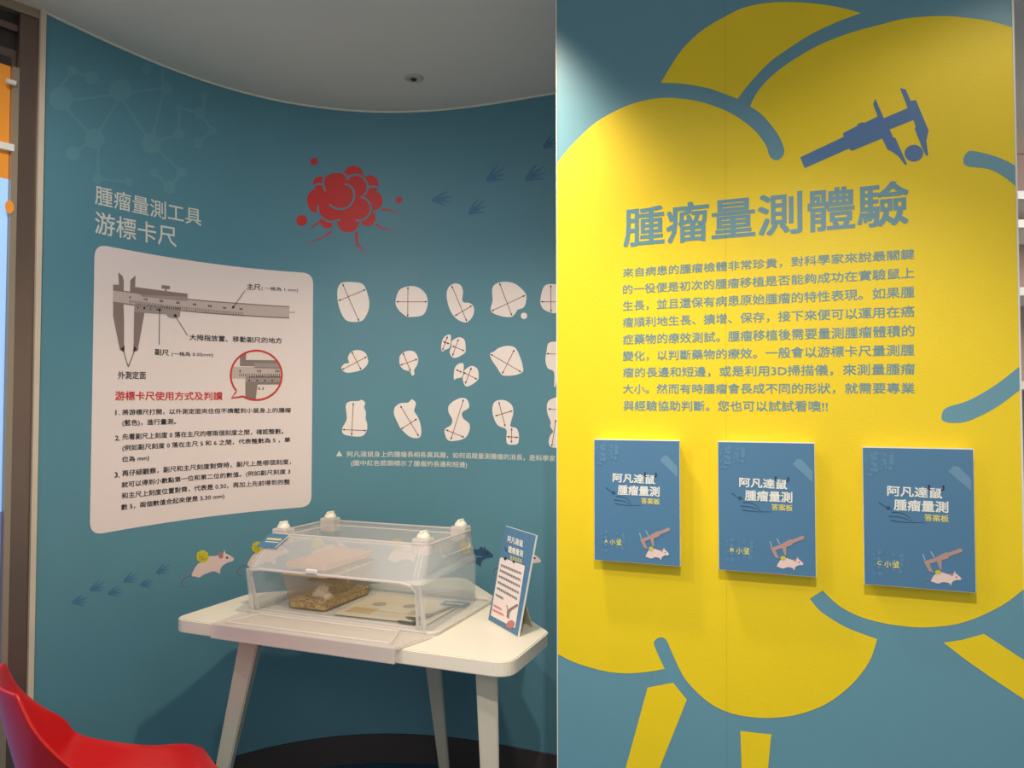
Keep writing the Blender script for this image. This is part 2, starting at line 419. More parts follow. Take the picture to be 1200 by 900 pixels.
Y2 = [(640, 208), (653.3, 191), (663, 178), (679, 161), (699, 143), (725.5, 128), (750, 119), (774.5, 115), (796.7, 115.5), (823, 120), (851, 130), (871, 142), (886.7, 155.6), (897.8, 171),
      (901, 181), (904.5, 186), (911, 188), (917, 183.5), (919, 175.5), (913, 160), (902, 144.5), (891, 133), (879, 125), (884.5, 113), (895.5, 98), (913, 82), (935.5, 66.7), (962, 52),
      (995.5, 39), (1028, 30), (1062, 21.7), (1100, 19), (1131, 20.6), (1160, 25), (1188.5, 33), (1215, 42), (1215, 680), (1198, 692), (1178, 707), (1155.5, 719), (1133, 728), (1111, 733), (1078, 735.2),
      (1044.5, 731.8), (1022, 727), (1004, 721), (986.7, 712), (977, 704.5), (964, 692), (949, 701.5), (962, 716.7), (986.7, 732.6), (1006, 741), (1028, 749), (1021, 770.5), (1008.7, 790), (991.6, 808),
      (967, 825.5), (938, 836.5), (913, 840.6), (889, 841), (864.5, 837.7), (848, 832.5), (832, 824), (816.7, 811), (803, 795.6), (794.5, 780), (785.6, 760), (781, 750), (774.5, 746.7), (768, 750),
      (766.7, 755.6), (772, 769), (779, 783.8), (761, 787), (739, 789), (716.7, 787.8), (694.5, 783), (672, 775.5), (654, 766.7), (640, 760)]
SHARP1 = {0, 10, 17}
def smooth_sharp(pts, sharp, n=4):
    N = len(pts); out = []
    for i in range(N):
        p1, p2 = pts[i], pts[(i + 1) % N]
        p0 = pts[i - 1] if i not in sharp else p1
        p3 = pts[(i + 2) % N] if (i + 1) % N not in sharp else p2
        for k in range(n):
            t = k / n
            out.append(tuple(0.5 * ((2 * b) + (-a + c) * t + (2 * a - 5 * b + 4 * c - d) * t * t + (-a + 3 * b - 3 * c + d) * t ** 3) for a, b, c, d in zip(p0, p1, p2, p3)))
    return out
sh2 = {0, 22, 35, 36, Y2.index((964, 692)), Y2.index((949, 701.5)), Y2.index((1028, 749)), Y2.index((779, 783.8)), len(Y2) - 1}
P1 = [(759, 805.6), (789, 800), (805, 820), (733, 1000), (706, 1000)]
P2 = [(867.6, 856.5), (889, 859), (904, 860.4), (890, 1000), (873, 1000)]
P3 = [(1105.6, 753), (1126.7, 750), (1153, 742.7), (1200, 773.5), (1260, 813), (1260, 860), (1200, 819.5), (1164, 795.6), (1133, 774)]
def fp(name, poly, off, m, label): return flat(name, uv(PAN, [poly]), PAN, off, m, part, label, clipP)
fp('printed_shape', smooth_sharp(Y1, SHARP1), 0.0006, PANELYEL, 'yellow crescent at top of panel')
fp('printed_shape', smooth_sharp(Y2, sh2), 0.0006, PANELYEL, 'huge yellow lobed tumour shape')
fp('printed_shape', P1, 0.0006, PANELYEL, 'yellow tapering vessel below left lobe')
fp('printed_shape', P2, 0.0006, PANELYEL, 'short yellow vessel at bottom centre')
fp('printed_shape', P3, 0.0006, PANELYEL, 'yellow vessel running to lower right edge')
S1 = [(1128.9, 186.7), (1133, 179), (1140, 177), (1162, 182), (1180, 189), (1194, 197), (1215, 208), (1215, 237), (1194, 221), (1175.6, 206.7), (1157.8, 198), (1133, 194.7)]
S2 = [(1103.6, 486.7), (1109, 477.8), (1135.6, 469), (1166.7, 451), (1197, 427.5), (1210, 417), (1210, 446), (1197, 455.5), (1166.7, 477.8), (1135.6, 493), (1115.6, 495.6), (1105, 493)]
fp('printed_stroke', smooth_sharp(S1, {6, 7}), 0.0011, TEALP, 'teal curved stroke at upper right edge')
fp('printed_stroke', smooth_sharp(S2, {5, 6}), 0.0011, TEALP, 'teal curved stroke beside the C board')
CB = [(85, 630), (425, 470), (420, 440), (530, 385), (535, 370), (570, 355), (585, 362), (690, 310), (655, 215), (672, 172), (738, 325), (925, 245), (865, 90), (908, 98), (948, 190), (988, 182), (1088, 420), (1070, 500),
      (1085, 610), (1070, 622), (1040, 560), (978, 405), (988, 395), (970, 338), (785, 412), (810, 475), (828, 478), (920, 685), (905, 690), (850, 620), (800, 585), (768, 570), (725, 482), (490, 580), (465, 562), (120, 715)]
cb = T(CB, 6.667, 925, 90)
flat('caliper_print', uv(PAN, [cb, T(circ(973, 598, 73, 66), 6.667, 925, 90)]), PAN, 0.0011, CALBLUE, part, 'blue caliper silhouette gripping a ball')
fp('seam', [(849.3, -40), (850.2, -40), (852.6, 1000), (851.7, 1000)], 0.0015, SEAM, 'faint vertical seam')
crop_letters('腫瘤量測體驗', PAN, 3, 710, 200, 62, 132, 271, 1066, 190, PANELTXT, part, bold=0.016, off=0.0012, name='title_lettering', label='large teal title characters')
for s, xl, tl, bl, xr, br in [
    ('來自病患的腫瘤檢體非常珍貴，對科學家來說最關鍵', 60, 343, 376, 1085, 312), ('的一役便是初次的腫瘤移植是否能夠成功在實驗鼠上', 60, 401, 435, 1085, 378),
    ('生長，並且還保有病患原始腫瘤的特性表現。如果腫', 60, 458, 494, 1085, 447), ('瘤順利地生長、擴增、保存，接下來便可以運用在癌', 60, 516, 552, 1085, 515),
    ('症藥物的療效測試。腫瘤移植後需要量測腫瘤體積的', 60, 576, 612, 1085, 583), ('變化，以判斷藥物的療效。一般會以游標卡尺量測腫', 60, 634, 670, 1085, 651),
    ('瘤的長邊和短邊，或是利用3D掃描儀，來測量腫瘤', 60, 692, 728, 1087, 718), ('大小。然而有時腫瘤會長成不同的形狀，就需要專業', 60, 750, 785, 1086, 785),
    ('與經驗協助判斷。您也可以試試看噢!!', 62, 808, 844, 780, 848)]:
    crop_letters(s, PAN, 3, 710, 200, xl, tl, bl, xr, br, PANELTXT, part, bold=0.011, off=0.0012, name='paragraph_lettering')

# far hall at the right, seen past the partition
wf = boxobj('wall_far', (0.9, 5.6, 6.9, 7.05, 0, CEILH), FARW, kind='structure')
sh = thing('shelf_unit', 'white shelving seen as a sliver past right edge of yellow partition', 'shelf', (2.36, 3.3, 0), 0)
for z in (0.0, 0.55, 1.05, 1.5, 1.905, 2.20, 2.325): boxobj('shelf', (-.25, .9, 0, .35, z, z + 0.035), WHITE, sh)
boxobj('back_panel', (-.25, .9, .35, .37, 0, 2.635), mat('shelf_back', (165, 145, 140), 0.7), sh)
bm = bmesh.new(); box(bm, -.2, .8, .1, .34, 0.0, .015); bm.free()

# ================================================================= PRINTS ON THE CURVED WALL
def fw(name, polys, off, m, parent=None, label=None): return flat(name, uv(WALL, polys), WALL, off, m, parent or wall, label)
# molecules
mc = [(60, 240, 75), (430, 190, 70), (270, 490, 62), (620, 520, 62), (135, 580, 45), (250, 110, 42), (715, 180, 38), (590, 60, 32), (795, 300, 22), (920, 330, 36), (950, 225, 25), (1000, 440, 25), (910, 515, 32), (790, 460, 34),
      (640, 700, 26), (735, 790, 40), (810, 700, 30), (480, 760, 28), (290, 740, 34), (130, 70, 32)]
ml = [((60, 260), (430, 210)), ((430, 210), (700, 175)), ((430, 230), (270, 490)), ((430, 230), (620, 520)), ((90, 300), (270, 490)), ((270, 490), (135, 580)), ((290, 500), (290, 740)), ((620, 520), (790, 460)), ((620, 520), (810, 700)),
      ((700, 180), (630, 480)), ((795, 300), (790, 460)), ((795, 300), (920, 330)), ((950, 225), (940, 330)), ((920, 330), (1000, 440)), ((1000, 440), (910, 515)), ((810, 700), (735, 790)), ((735, 790), (640, 700)), ((480, 760), (290, 740)), ((130, 70), (250, 110)), ((700, 180), (685, 60)), ((60, 160), (120, 80))]
fw('molecule_print', [T(circ(x, y, r), 5.295, 60, 70) for x, y, r in mc] + [T(strokep([a, b], 16), 5.295, 60, 70) for a, b in ml], 0.0005, TEALL, None, 'faint molecule diagram near the ceiling')
# titles
crop_letters('腫瘤量測工具', WALL, 4.2857, 100, 200, 48, 70, 168, 583, 279, CREAMTXT, wall, bold=0.006, name='title_lettering', label='cream title line at upper left')
crop_letters('游標卡尺', WALL, 4.2857, 100, 200, 47, 202, 315, 458, 385, CREAMTXT, wall, bold=0.006, name='title_lettering', label='second cream title line at upper left')
# info card
cardpts = [(109.5, 287), (140, 291), (180, 297.5), (220, 304), (260, 310.5), (300, 315.5), (330, 317.5), (366.5, 320), (366, 400), (365, 500), (364.5, 594), (330, 597), (290, 601), (250, 606), (200, 613), (150, 621), (106, 626.5), (107.5, 500), (109, 380)]
cuv = [WALL.px(*p) for p in cardpts]
ctop = (WALL.px(200, 300.5)[1]); 
u0c = WALL.px(108, 450)[0]; u1c = WALL.px(366, 450)[0]
zt0 = WALL.px(125, 288.5)[1]; zt1 = WALL.px(350, 319)[1]; zb0 = WALL.px(125, 624.5)[1]; zb1 = WALL.px(350, 594.5)[1]
quad = [(u0c, zb0), (u1c, zb1), (u1c, zt1), (u0c, zt0)]
card = flat('info_card', [round_poly(quad, 0.045)], WALL, 0.0008, CARD, wall, 'rounded pinkish white caliper instruction card')
def fc(name, polys, off, m, sc=8.185, ox=120, oy=310, label=None): return flat(name, uv(WALL, [T(p, sc, ox, oy) for p in polys]), WALL, off, m, card, label)
PX = (1.0, 0, 0)
flat('caliper_drawing', uv(WALL, [[(132.2, 339.5), (180, 345.5), (230, 351.4), (285, 355.7), (339, 359), (339, 373), (285, 370), (230, 366), (180, 360.5), (132, 354.5)], [(339, 365), (345.5, 365.6), (345.5, 367.2), (339, 366.8)]]), WALL, 0.0012, GREYL, card, 'light grey main scale of drawn caliper')
flat('caliper_edge', uv(WALL, [strokep([(132.2, 339.8), (180, 345.8), (230, 351.7), (285, 356), (339, 359.5)], 1.3), strokep([(132, 354.3), (180, 360.2), (230, 365.7), (285, 369.8), (339, 372.6)], 1.5)]), WALL, 0.0015, GREYD, card)
fc('caliper_jaw', [[(100, 192), (155, 195), (150, 75), (190, 110), (202, 150), (202, 255), (100, 245)], [(100, 365), (200, 380), (205, 520), (205, 840), (165, 820), (100, 500)]], 0.0016, GREYD, label='fixed jaw of drawn caliper')
fc('caliper_slider', [[(315, 105), (310, 215), (815, 280), (815, 350), (370, 305), (370, 290), (262, 262), (265, 150)], [(303, 395), (400, 405), (400, 470), (335, 830), (295, 835), (300, 520)], [(565, 198), (645, 205), (645, 237), (565, 230)], [(598, 230), (614, 232), (614, 262), (598, 260)]], 0.0017, GREYD, label='sliding jaw of drawn caliper')
fc('caliper_slider', [[(370, 290), (815, 310), (815, 345), (370, 303)], [(303, 385), (745, 412), (745, 455), (740, 500), (700, 515), (660, 515), (625, 500), (605, 478), (303, 457)]], 0.0019, GREYM, label='vernier scale of drawn caliper')
tk = []
for i in range(61):
    f = i / 60; x = 258 + (1340 - 258) * f; y = 340 + (460 - 340) * f - 12 * math.sin(f * 3.14) * -0.6
    h = 34 if i % 5 == 0 else 24
    tk.append([(x, y), (x + 4, y), (x + 4, y + h), (x, y + h)])
for i in range(21):
    x = 318 + 21 * i; y = 372 + 1.35 * i * 1.6
    tk.append([(x, y), (x + 5, y), (x + 5, y + 22), (x, y + 22)])
fc('scale_ticks', tk, 0.0021, BLACKP)
nums = [('0', 262, 325, 16), ('10', 412, 343, 34), ('20', 562, 360, 36), ('30', 722, 376, 36), ('40', 880, 392, 36), ('50', 1027, 408, 36)]
for s, x, y, wd in nums:
    crop_letters(s, WALL, 8.185, 120, 310, x - wd / 2, y - 22, y, x + wd / 2, y + wd * .08, BLACKP, card, off=0.0021, bold=0.02, name='scale_numeral')
for s, x, y in (('60', 305, 385), ('70', 480, 400)):
    crop_letters(s, WALL, 9.23, 230, 320, x - 18, y - 22, y, x + 18, y + 2, BLACKP, card, off=0.0021, bold=0.02, name='scale_numeral')
for i, s in enumerate(('0', '1', '2', '3')):
    crop_letters(s, WALL, 8.185, 120, 310, 330 + i * 60, 402 + i * 6, 424 + i * 6, 346 + i * 60, 424 + i * 6, BLACKP, card, off=0.0022, bold=0.02, name='scale_numeral')
def dotline(sc, ox, oy, a, b):
    fc('leader_line', [strokep([a, b], 6), circ(a[0], a[1], 14, 14, 12)], 0.0024, BLACKP, sc, ox, oy)
dotline(8.185, 120, 310, (545, 435), (540, 768)); dotline(8.185, 120, 310, (695, 490), (812, 678)); dotline(9.23, 230, 320, (397, 370), (525, 190))
flat('leader_line', uv(WALL, [strokep([(144.2, 411), (149.8, 430)], .8), strokep([(157.2, 411), (149.8, 430)], .8), [(141, 409), (145.5, 405), (145, 412.5)], [(155.5, 412), (156.5, 405), (160, 409.5)]]), WALL, 0.0024, BLACKP, card)
def cl(s, sc, ox, oy, xl, t, b, xr, br, m=BLACKP, bold=0.012, **k): return crop_letters(s, WALL, sc, ox, oy, xl, t, b, xr, br, m, card, off=0.002, bold=bold, **k)
cl('主尺', 9.23, 230, 320, 545, 113, 180, 695, 187); cl('( 一格為 1 mm)', 9.23, 230, 320, 703, 142, 190, 1100, 210, bold=0.004)
cl('大拇指放置、移動副尺的地方', 4.2857, 100, 200, 522, 820, 851, 987, 868); cl('副尺', 8.185, 120, 310, 500, 808, 868, 635, 876); cl('(一格為 0.05mm)', 8.185, 120, 310, 660, 835, 884, 1060, 890, bold=0.004)
cl('外測定面', 3.914, 100, 400, 148, 137, 173, 276, 173)
cl('游標卡尺使用方式及判讀', 3.914, 100, 400, 135, 228, 271, 628, 270, m=REDP, bold=0.014, label='red subtitle on the card')
for s, xl, t, b, xr, br in [('1.', 136, 315, 338, 158, 338), ('將游標尺打開，以外測定面夾住但不擠壓到小鼠身上的腫瘤', 168, 312, 339, 943, 327), ('(藍色)，進行量測。', 168, 360, 392, 415, 384),
    ('2.', 135, 432, 455, 158, 455), ('先看副尺上刻度 0 落在主尺的哪兩個刻度之間，確認整數。', 168, 424, 453, 908, 425), ('(例如副尺刻度 0 落在主尺 5 和 6 之間，代表整數為 5 ，單', 168, 476, 507, 940, 466), ('位為 mm)', 167, 528, 558, 292, 550),
    ('3.', 133, 600, 625, 156, 624), ('再仔細觀察，副尺和主尺刻度對齊時，副尺上是哪個刻度，', 167, 592, 621, 943, 564), ('就可以得到小數點第一位和第二位的數值。(例如副尺刻度 3', 165, 645, 676, 940, 611),
    ('和主尺上刻度位置對齊，代表是 0.30，再加上先前得到的整', 165, 695, 724, 938, 656), ('數 5，兩個數值合起來便是 5.30 mm)', 163, 748, 779, 637, 724)]:
    cl(s, 3.914, 100, 400, xl, t, b, xr, br, name='instruction_lettering')
# speech bubble
bub = [p for p in circ(507, 447, 338, 325, 60, 145, 494)]
bub = T(bub, 11.25, 255, 400)
tail = T([(320, 725), (180, 748), (245, 650)], 11.25, 255, 400)
bubp = T([(507 + 338 * math.cos(math.radians(a)), 447 + 325 * math.sin(math.radians(a))) for a in range(-220, 123, 6)], 11.25, 255, 400) + T([(320, 727), (180, 748), (247, 655)], 11.25, 255, 400)
bubble = flat('speech_bubble', uv(WALL, [bubp]), WALL, 0.0012, mat('bubble_white', (232, 220, 210), .55), card, 'round close-up bubble')
flat('bubble_outline', uv(WALL, [strokep(bubp + [bubp[0]], 2.1)]), WALL, 0.0028, REDP, card, 'red outline of bubble')
fc('bubble_scale', [[(178, 335), (835, 345), (842, 470), (830, 490), (178, 490)]], 0.0016, GREYL, 11.25, 255, 400)
fc('bubble_slider', [[(292, 200), (340, 162), (378, 150), (370, 245), (770, 250), (812, 300), (838, 362), (480, 352), (480, 330), (292, 325)], [(365, 465), (838, 465), (835, 520), (818, 570), (525, 570), (500, 768), (430, 762), (362, 735)]], 0.0018, GREYD, 11.25, 255, 400)
fc('bubble_slider', [[(480, 285), (808, 290), (832, 345), (480, 340)], [(365, 470), (836, 470), (832, 535), (365, 535)]], 0.0020, GREYM, 11.25, 255, 400)
fc('bubble_ticks', [[(x, 425), (x + 7, 425), (x + 7, 462), (x, 462)] for x in range(285, 830, 25)] + [[(x, 455), (x + 9, 455), (x + 9, 482), (x, 482)] for x in range(415, 830, 22)] + [circ(x, 517, 12, 12, 8) for x in (415, 520, 622, 718)], 0.0022, BLACKP, 11.25, 255, 400)
for s, x, wd in (('0', 295, 26), ('10', 545, 55), ('20', 785, 60)): cl(s, 11.25, 255, 400, x - wd / 2, 375, 408, x + wd / 2, 410, bold=0.02)
cl('0.3', 11.25, 255, 400, 528, 602, 640, 608, 640, bold=0.004)

# red tumour icon
f75 = lambda pts: T(pts, 7.5, 340, 180)
circs = [(555, 195, 90), (690, 275, 88), (728, 415, 86), (240, 402, 92), (262, 262, 62), (420, 330, 165), (600, 290, 105), (590, 490, 128), (350, 490, 108), (510, 595, 98), (680, 565, 72), (325, 595, 62), (235, 440, 80), (500, 420, 160)]
icon = fw('tumour_icon', [f75(circ(x, y, r, r, 28)) for x, y, r in circs] + [f75(circ(x, y, r)) for x, y, r in ((210, 70, 33), (102, 588, 48), (957, 408, 29))]
   + [f75(strokep(smoothpoly(p, 4, False), 20, 2)) for p in ([(262, 598), (215, 630), (165, 675)], [(365, 682), (290, 735), (150, 786)], [(755, 618), (820, 655), (918, 679)], [(805, 492), (880, 497), (985, 532)])]
   + [f75(strokep([(583, 690), (585, 798)], 26, 20)), f75(strokep([(583, 785), (620, 830), (660, 897)], 22, 2))], 0.0006, REDP, None, 'red lobed tumour drawing with radiating vessels')
arcs = [[(243, 455), (250, 520), (290, 575), (360, 600), (440, 580)], [(345, 450), (400, 482), (460, 488), (520, 462), (558, 400), (560, 335), (530, 288), (480, 268)], [(185, 315), (215, 280), (250, 268), (285, 272)],
        [(312, 332), (292, 280), (300, 205), (350, 172), (430, 162), (482, 182), (515, 232)], [(505, 205), (580, 187), (640, 210), (680, 270), (675, 330), (648, 368)], [(620, 380), (672, 405), (710, 462), (700, 530), (650, 578), (575, 592)],
        [(685, 300), (730, 290), (785, 305)], [(612, 595), (622, 640), (600, 680)], [(372, 605), (378, 645), (350, 680)], [(650, 180), (670, 195), (690, 180)], [(455, 170), (470, 150), (490, 135)]]
flat('contour_line', uv(WALL, [f75(strokep(smoothpoly(a, 5, False), 17)) for a in arcs]), WALL, 0.0012, TEAL, icon, 'teal contour lines')
# paw prints
def paw(hx, hy, s, ang, m=PAW):
    ca, sa = math.cos(ang), math.sin(ang)
    R = lambda pts: [(hx + s * (x * ca - y * sa), hy + s * (x * sa + y * ca)) for x, y in pts]
    toes = [strokep([(0.08, -.06), (.35, -.5), (.6, -.8)], .2, .04), strokep([(.15, -.1), (.6, -.45), (.97, -.71)], .2, .04), strokep([(.15, -.08), (.6, -.25), (1.0, -.37)], .2, .04), strokep([(.1, -.03), (.5, -.06), (.91, -.07)], .18, .04)]
    fw('paw_print', [R(smoothpoly([(0, 0), (.08, -.22), (.3, -.38), (.45, -.2), (.38, 0), (.2, .04)], 3))] + [R(t) for t in toes], 0.0006, m)
for hx, hy, s, a in [(540, 480, 175, 0), (890, 475, 190, 0), (375, 780, 165, -.05), (45, 655, 165, .45), (1055, 180, 150, 0.0)]:
    paw(hx / 7.74 + 500, hy / 7.74 + 150, s / 7.74, a)
for hx, hy, s, a in [(115, 550, 135, .3), (290, 430, 135, .1), (465, 465, 125, .25), (615, 345, 130, .1), (775, 380, 115, .3), (930, 265, 135, .05)]:
    paw(hx / 8.276 + 70, hy / 8.276 + 640, s / 8.276, a)
# tumour outlines with arrows
def tumour(sc, ox, oy, poly, arrows, extra=(), label=None):
    o = fw('tumour_shape', [T(smoothpoly(poly, 4), sc, ox, oy)] + [T(circ(*e), sc, ox, oy) for e in extra], 0.0006, BLOB, None, label)
    A = []; H = []
    for a, b in arrows:
        a = (a[0] / sc + ox, a[1] / sc + oy); b = (b[0] / sc + ox, b[1] / sc + oy)
        A.append(strokep([a, b], 0.75)); d = math.hypot(b[0] - a[0], b[1] - a[1]); dx, dy = (b[0] - a[0]) / d, (b[1] - a[1]) / d
        for p, sg in ((a, 1), (b, -1)):
            H.append([p, (p[0] + sg * dx * 2.6 - dy * 1.2, p[1] + sg * dy * 2.6 + dx * 1.2), (p[0] + sg * dx * 2.6 + dy * 1.2, p[1] + sg * dy * 2.6 - dx * 1.2)])
    flat('arrow', uv(WALL, A), WALL, 0.0011, ARROW, o); flat('arrowhead', uv(WALL, H), WALL, 0.0013, BLACKP, o)
q4 = (3.75, 380, 320); q7 = (6.667, 480, 370); q8 = (6.0, 460, 450)
tumour(*q4, [(62, 60), (85, 40), (150, 42), (175, 55), (190, 90), (198, 130), (192, 170), (165, 210), (110, 213), (85, 195), (65, 150), (57, 100)], [((80, 47), (153, 212)), ((62, 122), (182, 72))])
tumour(*q4, [(330, 75), (370, 58), (410, 62), (445, 90), (455, 130), (445, 170), (425, 188), (385, 193), (360, 190), (325, 160), (313, 125)], [((368, 60), (367, 192)), ((316, 126), (453, 126))])
tumour(*q4, [(545, 65), (570, 46), (598, 52), (610, 80), (608, 125), (640, 132), (657, 150), (655, 185), (630, 215), (600, 212), (570, 190), (548, 150), (538, 100)], [((560, 55), (627, 213)), ((574, 188), (650, 143))])
tumour(*q4, [(750, 50), (790, 38), (840, 48), (885, 90), (886, 130), (875, 152), (850, 162), (838, 180), (820, 193), (780, 190), (733, 168), (740, 120), (738, 75)], [((770, 43), (825, 187)), ((735, 167), (883, 98))], [(878, 188, 14)])
tumour(*q4, [(965, 60), (1000, 48), (1040, 60), (1060, 100), (1055, 150), (1020, 175), (990, 172), (960, 155), (950, 120)], [((996, 52), (997, 172)), ((952, 126), (1055, 126))])
tumour(*q4, [(75, 415), (90, 398), (108, 395), (104, 370), (120, 345), (150, 338), (180, 350), (192, 380), (190, 400), (165, 425), (110, 438), (85, 432)], [((120, 345), (162, 425)), ((77, 425), (187, 368))])
tumour(*q4, [(335, 360), (360, 343), (395, 345), (413, 375), (408, 405), (395, 425), (396, 445), (385, 450), (376, 432), (350, 425), (333, 405), (330, 380)], [((346, 350), (380, 432)), ((334, 405), (410, 378))])
tumour(*q7, [(262, 180), (285, 155), (320, 150), (322, 200), (312, 250), (280, 265), (255, 280), (247, 250), (252, 210)], [((297, 160), (257, 272)), ((262, 203), (312, 220))])
tumour(*q7, [(330, 200), (385, 168), (430, 190), (438, 260), (432, 290), (375, 325), (335, 325), (313, 285), (328, 240)], [((383, 182), (335, 315)), ((335, 237), (430, 275))])
tumour(*q7, [(365, 390), (400, 370), (422, 380), (420, 440), (408, 480), (365, 490), (347, 500), (348, 430)], [((363, 422), (410, 442))])
tumour(*q7, [(430, 425), (483, 392), (530, 415), (540, 470), (530, 505), (475, 545), (435, 548), (415, 490), (428, 450)], [((484, 405), (435, 532)), ((420, 442), (530, 497))])
tumour(*q7, [(628, 298), (660, 280), (700, 250), (770, 235), (830, 255), (870, 340), (885, 400), (883, 440), (820, 465), (740, 468), (715, 455), (680, 400), (645, 350)], [((820, 265), (723, 455)), ((632, 300), (872, 440))])
tumour(*q7, [(1085, 215), (1140, 203), (1200, 215), (1230, 300), (1200, 400), (1165, 450), (1150, 500), (1140, 550), (1130, 550), (1128, 440), (1080, 410), (1062, 350), (1070, 280)], [((1070, 297), (1220, 300))])
tumour(*q4, [(95, 580), (110, 565), (150, 562), (165, 557), (180, 570), (175, 590), (183, 610), (182, 640), (188, 660), (187, 690), (165, 717), (110, 715), (82, 705), (80, 680), (98, 645), (97, 610)], [((128, 570), (120, 714)), ((80, 688), (185, 692))])
tumour(*q8, [(20, 160), (55, 135), (110, 130), (135, 108), (163, 130), (160, 160), (152, 190), (180, 235), (200, 300), (200, 360), (175, 380), (120, 370), (60, 315), (40, 280), (15, 225), (10, 190)], [((55, 152), (185, 368)), ((60, 317), (172, 245))])
tumour(*q8, [(395, 155), (430, 120), (480, 98), (520, 105), (538, 140), (535, 170), (495, 195), (488, 215), (500, 245), (540, 280), (540, 330), (510, 380), (440, 400), (390, 395), (368, 350), (370, 315), (410, 290), (420, 250), (395, 200)], [((500, 107), (410, 392)), ((375, 322), (505, 375))])
tumour(*q8, [(715, 130), (750, 113), (800, 118), (840, 150), (850, 200), (835, 260), (830, 298), (870, 310), (888, 350), (885, 410), (865, 425), (810, 422), (800, 380), (800, 320), (740, 290), (710, 230), (702, 175)], [((748, 125), (793, 300)), ((722, 225), (845, 188)), ((838, 310), (837, 415)), ((805, 370), (885, 375))])
tumour(*q8, [(1090, 130), (1130, 100), (1180, 95), (1220, 150), (1210, 240), (1190, 320), (1200, 380), (1190, 440), (1120, 445), (1098, 410), (1110, 360), (1130, 335), (1110, 300), (1112, 265), (1088, 200)], [((1095, 175), (1200, 185)), ((1150, 250), (1120, 440))])
fw('caption_mark', [T([(52, 805), (80, 805), (66, 781)], *q4)], 0.0008, CREAMTXT)
crop_letters('阿凡達鼠身上的腫瘤長相各異其趣，如何追蹤量測腫瘤的消長，是科學家', WALL, *q4, 100, 783, 809, 1016, 829, CREAMTXT, wall, bold=0.008, name='caption_lettering')
crop_letters('(圖中紅色箭頭標示了腫瘤的長邊和短邊)', WALL, *q4, 118, 822, 851, 628, 859, CREAMTXT, wall, bold=0.008, name='caption_lettering')
# mice walking along the wall
def wall_mouse(du, dz, body=MOUSE, striped=False):
    S = lambda polys: [[(lambda q: (q[0] + du, q[1] + dz))(WALL.px(*p)) for p in T(poly, 9, 200, 600)] for poly in polys]
    o = flat('mouse_print', S([smoothpoly([(220, 670), (250, 600), (290, 545), (340, 520), (400, 470), (480, 462), (530, 440), (558, 432), (566, 398), (580, 435), (620, 455), (665, 490), (655, 515), (600, 535), (555, 560), (525, 600), (518, 650), (500, 640), (450, 625), (400, 640), (350, 660), (300, 690), (260, 680)], 3)]), WALL, 0.0006, body, wall, 'blue striped mouse' if striped else None)
    if striped:
        flat('stripe', S([strokep(smoothpoly([(250 + 60 * i, 660 - 45 * i), (300 + 60 * i, 600 - 20 * i), (360 + 60 * i, 590 - 20 * i)], 3, False), 16, 6) for i in range(4)]), WALL, 0.0011, TEALL, o)
    else: flat('tail', S([strokep(smoothpoly([(222, 668), (160, 690), (115, 740), (125, 785), (170, 790)], 4, False), 16, 5)]), WALL, 0.0005, TAIL, o)
    flat('ear', S([circ(528, 456, 26, 36)]), WALL, 0.0011, MPINK if not striped else BLUED, o); flat('eye', S([circ(594, 482, 13, 11, 12)]), WALL, 0.0011, BLACKP, o)
    flat('tumour', S([circ(335, 468, 62, 62)] + [circ(335 + 52 * math.cos(a), 468 + 52 * math.sin(a), 17) for a in [k * .63 for k in range(10)]]), WALL, 0.0011, MTUM, o)
    flat('tumour_fold', S([strokep(smoothpoly(circ(335 + 20 * math.cos(a), 468 + 20 * math.sin(a), 22, 22, 8, 0, 230), 2, False), 7) for a in (0.5, 2.2, 4.0)]), WALL, 0.0016, MTUM2, o)
b0 = WALL.px(237, 651.5)
for tx, ty, st in ((302, 641, 0), (373, 637, 0), (466, 636, 0), (553, 641, 1), (604, 644, 0)):
    pass
wall_mouse(0, 0)
for tx, ty, st in ((302, 641, 0), (373, 637, 0), (466, 637, 0), (545, 641, 1), (600, 646, 0)):
    q = WALL.px(tx, ty); wall_mouse(q[0] - b0[0], q[1] - b0[1], BLUED if st else MOUSE, bool(st))

# ceiling fitting
c0 = at_height(485, 91, CEILH)
sp = thing('ceiling_sprinkler', 'small round white recessed ceiling fitting with dark centre', 'sprinkler', (c0.x, c0.y, CEILH - 0.0005))
def lathe(bm, prof, n=28):
    rings = []
    for r, z in prof: rings.append([bm.verts.new((r * math.cos(2 * math.pi * k / n), r * math.sin(2 * math.pi * k / n), z)) for k in range(n)])
    for a, b in zip(rings, rings[1:]):
        for k in range(n): bm.faces.new((a[k], a[(k + 1) % n], b[(k + 1) % n], b[k]))
    return rings
bm = bmesh.new(); lathe(bm, [(0.036, 0), (0.036, -0.003), (0.030, -0.006), (0.0125, -0.006), (0.0112, -0.002)]); obj('rosette', bm, mat('fitting_white', (200, 195, 180), .5), sp, smooth=True)
bm = bmesh.new(); r_ = lathe(bm, [(0.0110, -0.002), (0.0110, -0.007), (0.009, -0.010), (0.004, -0.011)]); bm.faces.new(r_[-1]); bm.faces.new(r_[0]); obj('nozzle', bm, DARKP, sp, smooth=True)

